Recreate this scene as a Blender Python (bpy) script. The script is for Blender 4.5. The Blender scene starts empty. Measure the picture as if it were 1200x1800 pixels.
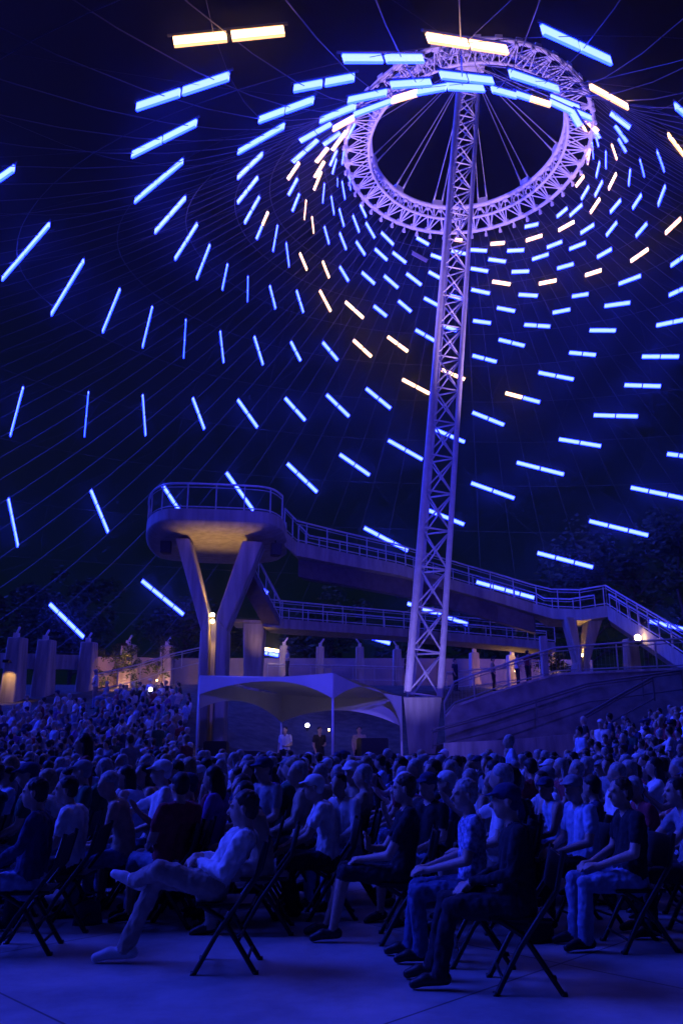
import bpy, bmesh, math, random, time
import numpy as np
from mathutils import Vector, Matrix, noise
R = math.radians
random.seed(11)
sc = bpy.context.scene
COL = sc.collection
# ------------------------------------------------------------------ camera
cam = bpy.data.cameras.new('camera'); camo = bpy.data.objects.new('camera', cam); COL.objects.link(camo)
EYE = 1.55; PITCH = R(15.6); FPX = 1453.0
camo.location = (0, 0, EYE); camo.rotation_euler = (R(90) + PITCH, 0, 0)
cam.sensor_fit = 'VERTICAL'; cam.sensor_height = 22.3; cam.lens = 22.3 * FPX / 1800
cam.clip_start = 0.1; cam.clip_end = 2000
sc.camera = camo
HAZE = 0.0013
# ------------------------------------------------------------------ night sky
w = bpy.data.worlds.new('World'); sc.world = w; w.use_nodes = True
wn = w.node_tree; bgn = wn.nodes['Background']
tc = wn.nodes.new('ShaderNodeTexCoord'); sx = wn.nodes.new('ShaderNodeSeparateXYZ'); cr = wn.nodes.new('ShaderNodeValToRGB')
wn.links.new(tc.outputs['Generated'], sx.inputs[0]); wn.links.new(sx.outputs['Z'], cr.inputs[0]); wn.links.new(cr.outputs[0], bgn.inputs[0])
cr.color_ramp.elements[0].color = (.0012, .0045, .0060, 1); cr.color_ramp.elements[0].position = 0.0
cr.color_ramp.elements[1].color = (.0022, .0015, .0060, 1); cr.color_ramp.elements[1].position = 0.7
bgn.inputs[1].default_value = 1.0
# dim blue light from the lit cable net overhead and the stage off to the left
sun = bpy.data.lights.new('stage_glow', 'SUN'); sun.energy = 5.2; sun.color = (.026, .046, 1.0); sun.angle = R(35)
suno = bpy.data.objects.new('stage_glow', sun); COL.objects.link(suno)
suno.rotation_euler = Vector((-.75, .18, .62)).to_track_quat('Z', 'Y').to_euler()
vs = sc.view_settings
vs.view_transform = 'Standard'; vs.look = 'None'; vs.exposure = 0; vs.gamma = 1
sc.render.engine = 'CYCLES'
sc.cycles.use_denoising = True
sc.cycles.max_bounces = 4; sc.cycles.diffuse_bounces = 2; sc.cycles.glossy_bounces = 2
sc.cycles.sample_clamp_indirect = 3.0
sc.cycles.use_light_tree = True

# ------------------------------------------------------------------ helpers
def at(px, py, Y):
    u = (900 - py) / FPX; x = (px - 600) / FPX
    d = Vector((x, math.cos(PITCH) - u * math.sin(PITCH), math.sin(PITCH) + u * math.cos(PITCH)))
    return Vector((0, 0, EYE)) + d * (Y / d.y)
def topx(p):
    d = Vector(p) - Vector((0, 0, EYE)); dep = d.y * math.cos(PITCH) + d.z * math.sin(PITCH)
    return 600 + FPX * d.x / dep, 900 - FPX * (d.z * math.cos(PITCH) - d.y * math.sin(PITCH)) / dep

MATS = {}
def mat(name, col, rough=.7, metal=0., noise_s=0., noise_a=.25, bump=0., emit=None, es=1., spec=.5, col2=None, streak=0):
    if name in MATS: return MATS[name]
    m = bpy.data.materials.new(name); m.use_nodes = True; nt = m.node_tree; b = nt.nodes['Principled BSDF']
    b.inputs['Base Color'].default_value = (*col, 1); b.inputs['Roughness'].default_value = rough
    b.inputs['Metallic'].default_value = metal; b.inputs['Specular IOR Level'].default_value = spec
    if noise_s:
        t = nt.nodes.new('ShaderNodeTexCoord'); n = nt.nodes.new('ShaderNodeTexNoise'); n.inputs['Scale'].default_value = noise_s; n.inputs['Detail'].default_value = 6
        r = nt.nodes.new('ShaderNodeValToRGB'); nt.links.new(t.outputs['Object'], n.inputs['Vector']); nt.links.new(n.outputs['Fac'], r.inputs[0])
        if streak:
            mp = nt.nodes.new('ShaderNodeMapping'); mp.inputs['Scale'].default_value = (2.2, 2.2, streak); nt.links.new(t.outputs['Object'], mp.inputs[0]); nt.links.new(mp.outputs[0], n.inputs['Vector'])
        c2 = col2 or tuple(c * (1 - noise_a) for c in col)
        r.color_ramp.elements[0].position = .35; r.color_ramp.elements[1].position = .68
        r.color_ramp.elements[0].color = (*c2, 1); r.color_ramp.elements[1].color = (*[min(1, c * (1 + noise_a * .5)) for c in col], 1)
        nt.links.new(r.outputs[0], b.inputs['Base Color'])
        if bump:
            bp = nt.nodes.new('ShaderNodeBump'); bp.inputs['Strength'].default_value = bump; bp.inputs['Distance'].default_value = .02
            nt.links.new(n.outputs['Fac'], bp.inputs['Height']); nt.links.new(bp.outputs[0], b.inputs['Normal'])
    if emit:
        b.inputs['Emission Color'].default_value = (*emit, 1); b.inputs['Emission Strength'].default_value = es
    MATS[name] = m; return m

def add_tube(bm, a, b, r1, r2=None, n=8, caps=True):
    a = Vector(a); b = Vector(b); r2 = r1 if r2 is None else r2
    d = b - a
    if d.length < 1e-6: return
    q = d.to_track_quat('Z', 'Y'); A = []; B = []
    for i in range(n):
        t = 2 * math.pi * (i + .5) / n; v = Vector((math.cos(t), math.sin(t), 0))
        A.append(bm.verts.new(a + q @ (v * r1))); B.append(bm.verts.new(b + q @ (v * r2)))
    for i in range(n):
        j = (i + 1) % n; f = bm.faces.new((A[i], A[j], B[j], B[i])); f.smooth = n > 5
    if caps: bm.faces.new(A[::-1]); bm.faces.new(B)
def add_path(bm, pts, r, n=5, closed=False):
    pts = [Vector(p) for p in pts]; rings = []; N = len(pts)
    for k, p in enumerate(pts):
        d = (pts[(k + 1) % N] - pts[k - 1]) if (closed or 0 < k < N - 1) else (pts[1] - pts[0] if k == 0 else pts[-1] - pts[-2])
        q = d.to_track_quat('Z', 'Y'); rr = r(k / (N - 1)) if callable(r) else r
        rings.append([bm.verts.new(p + q @ Vector((math.cos(2 * math.pi * i / n) * rr, math.sin(2 * math.pi * i / n) * rr, 0))) for i in range(n)])
    for k in range(N if closed else N - 1):
        A = rings[k]; B = rings[(k + 1) % N]
        for i in range(n):
            f = bm.faces.new((A[i], A[(i + 1) % n], B[(i + 1) % n], B[i])); f.smooth = n > 4
def add_hexa(bm, v8):
    v = [bm.verts.new(Vector(p)) for p in v8]
    for f in ((0, 3, 2, 1), (4, 5, 6, 7), (0, 1, 5, 4), (1, 2, 6, 5), (2, 3, 7, 6), (3, 0, 4, 7)): bm.faces.new([v[i] for i in f])
def add_box(bm, c, s, rz=0):
    c = Vector(c); m = Matrix.Rotation(rz, 3, 'Z'); h = [x / 2 for x in s]
    add_hexa(bm, [c + m @ Vector((x * h[0], y * h[1], z * h[2])) for z in (-1, 1) for x, y in ((-1, -1), (1, -1), (1, 1), (-1, 1))])
def add_strip(bm, top, thick, depth):
    """solid swept along points: near-top polyline, drop 'thick' down, 'depth' vector function away"""
    N = len(top); rings = []
    for k in range(N):
        p = Vector(top[k]); d = depth[k]; h = thick[k] if isinstance(thick, (list, tuple)) else thick
        rings.append([bm.verts.new(p), bm.verts.new(p + d), bm.verts.new(p + d - Vector((0, 0, h))), bm.verts.new(p - Vector((0, 0, h)))])
    for k in range(N - 1):
        A, B = rings[k], rings[k + 1]
        for i in range(4): bm.faces.new((A[i], B[i], B[(i + 1) % 4], A[(i + 1) % 4]))
    bm.faces.new(rings[0]); bm.faces.new(rings[-1][::-1])
def add_ell(bm, c, r, rot=None, u=14, v=9):
    c = Vector(c); S = []
    for k in range(v + 1):
        ph = math.pi * k / v; z = math.cos(ph) * r[2]; q = math.sin(ph)
        if k in (0, v): p = Vector((0, 0, z)); S.append([bm.verts.new(c + (rot @ p if rot else p))]); continue
        row = []
        for i in range(u):
            t = 2 * math.pi * i / u; p = Vector((math.cos(t) * q * r[0], math.sin(t) * q * r[1], z)); row.append(bm.verts.new(c + (rot @ p if rot else p)))
        S.append(row)
    for k in range(v):
        A, B = S[k], S[k + 1]
        for i in range(u):
            j = (i + 1) % u
            f = bm.faces.new((A[0], B[i], B[j]) if len(A) == 1 else ((A[i], B[0], A[j]) if len(B) == 1 else (A[i], B[i], B[j], A[j]))); f.smooth = True
def prism(bm, pts, off):
    """closed polygon pts extruded by vector off"""
    A = [bm.verts.new(Vector(p)) for p in pts]; B = [bm.verts.new(Vector(p) + Vector(off)) for p in pts]; n = len(A)
    bm.faces.new(A[::-1]); bm.faces.new(B)
    for i in range(n): bm.faces.new((A[i], A[(i + 1) % n], B[(i + 1) % n], B[i]))
def obj(name, bm, m, parent=None, recalc=True):
    if recalc: bmesh.ops.recalc_face_normals(bm, faces=bm.faces[:])
    me = bpy.data.meshes.new(name); bm.to_mesh(me); bm.free()
    for x in (m if isinstance(m, (list, tuple)) else [m]): me.materials.append(x)
    o = bpy.data.objects.new(name, me); COL.objects.link(o)
    if parent: o.parent = parent
    return o
def tag(o, label, cat, group=None):
    o['label'] = label; o['category'] = cat
    if group: o['group'] = group
    return o
def thing(name, label, cat, loc=(0, 0, 0), rz=0, group=None):
    o = bpy.data.objects.new(name, None); COL.objects.link(o); o.location = loc; o.rotation_euler = (0, 0, rz); o.empty_display_size = .2
    return tag(o, label, cat, group)
def struct(o, kind='structure'):
    o['kind'] = kind; return o
def dup(root, loc=None, rz=None, label=None, group=None):
    r = root.copy(); COL.objects.link(r)
    if loc is not None: r.location = loc
    if rz is not None: r.rotation_euler = (0, 0, rz)
    if label: r['label'] = label
    if group: r['group'] = group
    for ch in list(root.children):
        c = ch.copy(); COL.objects.link(c); c.parent = r
        for g in list(ch.children):
            d = g.copy(); COL.objects.link(d); d.parent = c
    return r
def nb(): return bmesh.new()
def ss(x, a, b):
    t = max(0, min(1, (x - a) / (b - a))); return t * t * (3 - 2 * t)
ORD = ['first', 'second', 'third', 'fourth', 'fifth', 'sixth', 'seventh', 'eighth', 'ninth', 'tenth', 'eleventh', 'twelfth', 'thirteenth', 'fourteenth', 'fifteenth', 'sixteenth', 'seventeenth', 'eighteenth', 'nineteenth']
TENS = ['', '', 'twenty', 'thirty', 'forty', 'fifty']
def ordn(i):
    if i < 19: return ORD[i]
    n = i + 1
    if n % 10 == 0: return {20: 'twentieth', 30: 'thirtieth', 40: 'fortieth', 50: 'fiftieth'}[n]
    return TENS[n // 10] + '-' + ORD[n % 10 - 1]

# ------------------------------------------------------------------ materials
CONC = mat('board_concrete', (.42, .40, .38), .85, noise_s=1.3, noise_a=.45, bump=.4, streak=.25)
CONC2 = mat('pale_concrete', (.36, .33, .31), .85, noise_s=1.6, noise_a=.25, bump=.25, streak=.4)
WPAINT = mat('white_steel_paint', (.74, .70, .72), .45, noise_s=3, noise_a=.12)
RAILM = mat('galvanised_rail', (.55, .55, .58), .4, .3, noise_s=6, noise_a=.15)
CABLE = mat('cable_strand', (.12, .11, .12), .45, .2)
BLUE_E = mat('blue_led', (.5, .6, .7), .4, emit=(.60 / 22, .94 / 22, 1.0), es=22.0)
BLUE_R = mat('blue_led_rim', (.3, .4, .6), .4, emit=(.14 / 22, .40 / 22, 1.0), es=22.0)
WARM_R = mat('warm_led_rim', (.7, .5, .3), .4, emit=(1.0, .45, .18), es=2.4)
WARM_E = mat('warm_led', (.7, .65, .6), .4, emit=(1.0, .52, .24), es=8)
OFFP = mat('unlit_panel', (.25, .22, .32), .4)
FRAME = mat('blade_frame', (.12, .12, .13), .5, .4)
FABR = mat('canopy_fabric', (.68, .68, .70), .8, noise_s=1.2, noise_a=.1)
BLACKM = mat('black_metal', (.012, .012, .014), .45, noise_s=20, noise_a=.3)
BLACKP = mat('black_plastic', (.02, .02, .022), .6, noise_s=12, noise_a=.3)
LAMPW = mat('lamp_warm', (.9, .8, .6), .4, emit=(1, .62, .25), es=30)
LAMPC = mat('lamp_cool', (.9, .8, .9), .4, emit=(.95, .85, 1), es=14)

# ------------------------------------------------------------------ terrain
def hgt(x, y):
    y0 = 20 + 12 * ss(x, -9, 0)
    h = 5.3 * ss(y, y0, 58)
    h += min(1.5, .26 * max(0, x - 5.6 - .08 * max(0, 26 - y))) * ss(y, 13, 24) * (1 - ss(y, 36, 50))
    if y < 12: h = 0
    return h
bm = nb(); xs = [-160, -110, -80] + [-60 + i * 1.5 for i in range(81)] + [80, 110, 160]; ys = [-80, -40, -10, 4, 9, 12] + [13 + i * 1.2 for i in range(42)] + [70, 90, 130, 180]
gv = [[bm.verts.new((x, y, hgt(x, y) - .004 + (.03 * noise.noise(Vector((x * .7, y * .7, 0))) * ss(y, 16, 24)))) for x in xs] for y in ys]
for j in range(len(ys) - 1):
    for i in range(len(xs) - 1): bm.faces.new((gv[j][i], gv[j][i + 1], gv[j + 1][i + 1], gv[j + 1][i])).smooth = True
struct(obj('ground', bm, mat('lawn_slope', (.10, .10, .07), .95, noise_s=2.2, noise_a=.5, bump=.6)))
def floor_mat():
    m = bpy.data.materials.new('brushed_concrete_floor'); m.use_nodes = True; nt = m.node_tree; b = nt.nodes['Principled BSDF']; N = nt.nodes.new; L = nt.links.new
    t = N('ShaderNodeTexCoord'); mp = N('ShaderNodeMapping'); mp.inputs['Rotation'].default_value = (0, 0, R(-45)); mp.inputs['Location'].default_value = (0.541, 2.797, 0)
    L(t.outputs['Object'], mp.inputs[0]); br = N('ShaderNodeTexBrick'); L(mp.outputs[0], br.inputs[0])
    br.offset = 0; br.inputs['Scale'].default_value = 1; br.inputs['Brick Width'].default_value = 3.2; br.inputs['Row Height'].default_value = 3.2; br.inputs['Mortar Size'].default_value = .009; br.inputs['Mortar Smooth'].default_value = .1
    n = N('ShaderNodeTexNoise'); n.inputs['Scale'].default_value = 1.4; n.inputs['Detail'].default_value = 9; n.inputs['Roughness'].default_value = .65; L(t.outputs['Object'], n.inputs[0])
    r = N('ShaderNodeValToRGB'); L(n.outputs[0], r.inputs[0]); r.color_ramp.elements[0].color = (.22, .20, .19, 1); r.color_ramp.elements[1].color = (.44, .42, .40, 1); r.color_ramp.elements[0].position = .3; r.color_ramp.elements[1].position = .7
    mx = N('ShaderNodeMixRGB'); L(br.outputs['Fac'], mx.inputs[0]); L(r.outputs[0], mx.inputs[1]); mx.inputs[2].default_value = (.08, .07, .07, 1); L(mx.outputs[0], b.inputs['Base Color'])
    b.inputs['Roughness'].default_value = .6
    n2 = N('ShaderNodeTexNoise'); n2.inputs['Scale'].default_value = 60; L(t.outputs['Object'], n2.inputs[0]); bp = N('ShaderNodeBump'); bp.inputs['Strength'].default_value = .15; bp.inputs['Distance'].default_value = .01; L(n2.outputs[0], bp.inputs['Height']); L(bp.outputs[0], b.inputs['Normal'])
    return m
bm = nb(); f = [bm.verts.new(p) for p in ((-14, -8, 0), (14, -8, 0), (14, 13, 0), (-14, 13, 0))]; bm.faces.new(f)
struct(obj('concrete_floor', bm, floor_mat()))

# ------------------------------------------------------------------ lattice mast
MB_, MT_ = at(743, 1222, 40.0), at(824, 128, 46.6)
mast = thing('lattice_mast', 'tall leaning white lattice mast rising from concrete foot up through the ring', 'mast', MB_ - Vector((0, 0, 0)))
AX = (MT_ - MB_); ML = AX.length; axn = AX.normalized(); ux = Vector((1, 0, 0)); ux = (ux - axn * ux.dot(axn)).normalized(); uy = axn.cross(ux)
def mpt(k, t):   # chord k at fraction t, local to base
    s = 1.0 - .10 * t
    o = {0: (-.74, -.18), 1: (-.52, .85), 2: (.80, .05)}[k]
    return axn * (ML * t) + (ux * o[0] + uy * o[1]) * s
for k in range(3):
    bm = nb(); add_tube(bm, mpt(k, 0), mpt(k, 1), .19 if k < 2 else .16, .15 if k < 2 else .13, 10); obj('chord', bm, WPAINT, mast)
NB = 20
bm = nb()
for i in range(NB):
    t0, t1 = i / NB, (i + 1) / NB; tm = (t0 + t1) / 2
    for a, b in ((0, 2), (1, 2), (0, 1)):
        add_tube(bm, mpt(a, t0), mpt(b, t1), .045, n=6); add_tube(bm, mpt(b, t0), mpt(a, t1), .045, n=6)
        add_tube(bm, mpt(a, t0), mpt(b, t0), .05, n=6)
        c = (mpt(a, tm) + mpt(b, tm)) / 2; add_ell(bm, c, (.1, .1, .1), u=8, v=5)
add_ell(bm, axn * (ML * .999), (.8, .8, .4)); obj('lacing', bm, WPAINT, mast)
bm = nb(); add_box(bm, axn * (ML + .15), (1.9, 1.9, .5)); add_tube(bm, axn * (ML + .3), axn * (ML + 1.5), .35, .12, 10); obj('mast_head', bm, WPAINT, mast)
bm = nb()
b0 = [at(x, y, Y) for x, y, Y in ((709, 1226, 39.2), (776, 1226, 39.2), (776, 1224, 41.4), (709, 1224, 41.4))]
b1 = [at(x, 1338, Y) for x, Y in ((722, 39.6), (757, 39.6), (757, 41), (722, 41))]
for p in b1: p.z = -.3
add_hexa(bm, [p for p in b1] + [p for p in b0])
tag(obj('wedge_footing', bm, CONC2), 'wedge-shaped pale concrete foot under the leaning lattice mast, beside the tent', 'footing')
# ------------------------------------------------------------------ tilted truss ring
TL = R(4); RC = Vector((7.97, 44.6, 38.0))
def rpt(th, dr=0, dz=0):
    a, b = 7.72 + dr, 8.1 + dr
    return RC + Vector((a * math.cos(th), b * math.sin(th) * math.cos(TL) - dz * math.sin(-TL) * -1, -b * math.sin(th) * math.sin(TL) + dz))
ringt = thing('truss_ring', 'huge round lavender-lit steel truss ring hung from the mast top', 'ring truss', RC)
def rl(*a): return rpt(*a) - RC
NR = 144
for nm, dr, dz, r in (('outer_chord', 0, 0, .13), ('inner_chord', -1.5, 0, .10), ('upper_chord', -1.55, .85, .17)):
    bm = nb(); add_path(bm, [rl(2 * math.pi * i / NR, dr, dz) for i in range(NR)], r, 8, True); obj(nm, bm, WPAINT, ringt)
bm = nb(); NBR = 42
for i in range(NBR):
    t0, tm, t1 = [2 * math.pi * (i + k) / NBR for k in (0, .5, 1)]
    for (a, b) in (((0, 0), (-1.5, 0)), ((0, 0), (-1.55, .85)), ((-1.5, 0), (-1.55, .85))):
        add_tube(bm, rl(t0, *a), rl(tm, *b), .04, n=6, caps=False); add_tube(bm, rl(tm, *b), rl(t1, *a), .04, n=6, caps=False)
        add_tube(bm, rl(t0, *a), rl(t0, *b), .045, n=6, caps=False)
    add_box(bm, rl(t0, -.02, .05), (.36, .4, .24), t0); add_box(bm, rl(tm, -1.5, .7), (.24, .24, .34), tm)
obj('bracing', bm, WPAINT, ringt)
for i in range(48):
    bm = nb()
    t = 2 * math.pi * (i + .5) / 48; add_tube(bm, rl(t, 0, -.05), rl(t, .2, -.45), .08, .05, 6); add_box(bm, rl(t, .14, -.36), (.12, .2, .22), t)
    obj('cable_clevis', bm, WPAINT, ringt)
bm = nb()
for i in range(12):
    t = 2 * math.pi * (i + .35) / 12
    for dt in (-.05, .05):
        a = MT_ + axn * .9; b = rpt(t + dt, -1.55, 1.1); add_tube(bm, a - RC, b - RC, .03, n=4, caps=False)
        add_tube(bm, b - RC, b - RC + (a - b).normalized() * 1.0, .07, .05, 6)
    add_box(bm, rl(t, -1.55, 1.1), (.3, .7, .4), t)
tag(obj('suspension_cables', bm, mat('stay_steel', (.5, .48, .52), .45, .2)), 'fan of paired stay cables running from mast top down to the ring', 'stay cables')
bpy.data.objects['suspension_cables'].location = RC

# ------------------------------------------------------------------ cable net
KN = [0, 30, 60, 90, 120, 150, 180, 210, 240, 265, 290, 315, 340, 360]
KV = [1.9, 1.6, 1.35, 1.25, 1.35, 1.6, 2.0, 2.6, 3.0, 3.18, 3.4, 3.9, 2.9, 1.9]
def lin(x):
    for i in range(len(KN) - 1):
        if x <= KN[i + 1]: return KV[i] + (KV[i + 1] - KV[i]) * (x - KN[i]) / (KN[i + 1] - KN[i])
KT = [lin(x) for x in range(0, 361, 3)]
for _ in range(12):
    y2 = KT[:]
    for i in range(1, 120): y2[i] = (KT[i - 1] + 2 * KT[i] + KT[i + 1]) / 4
    y2[0] = y2[-1] = (KT[1] + 2 * KT[0] + KT[-2]) / 4; KT = y2
def net(th, s):
    d = math.degrees(th) % 360; i = int(d // 3); p = KT[i] + (KT[i + 1] - KT[i]) * (d / 3 - i)
    A = rpt(th); B = Vector((4 + 50 * math.cos(th), 14 + 48 * math.sin(th), 6.5))
    return Vector((A.x + (B.x - A.x) * s, A.y + (B.y - A.y) * s, B.z + (A.z - B.z) * (1 - s) ** p))
netT = thing('cable_net', 'vast cone-like net of thin steel cables flaring down from the ring', 'cable net', RC)
NRAD = 96
for i in range(NRAD):
    th = 2 * math.pi * i / NRAD; bm = nb()
    add_path(bm, [net(th, (k / 26) ** 1.25) - RC for k in range(27)], .014, 4); obj('radial_cable', bm, CABLE, netT, False)
HS = [.03, .065, .10, .14, .19, .25, .32, .40, .49, .59, .70, .82, .95]
for k, s in enumerate(HS):
    bm = nb(); add_path(bm, [net(2 * math.pi * i / 96, s * (1 + .05 * math.cos(2 * math.pi * i / 96))) - RC for i in range(96)], .011, 4, True); obj('hoop_cable', bm, CABLE, netT, False)
for k in range(48):
    s0 = 1; bm = nb(); pts = []
    for j in range(30):
        s = .02 + .97 * (j / 29) ** 1.3; pts.append(net(2 * math.pi * k / 48 + (1.15 if k % 2 else -1.15) * (j / 29), s) - RC)
    add_path(bm, pts, .006, 3); obj('diagonal_cable', bm, CABLE, netT, False)

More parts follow.
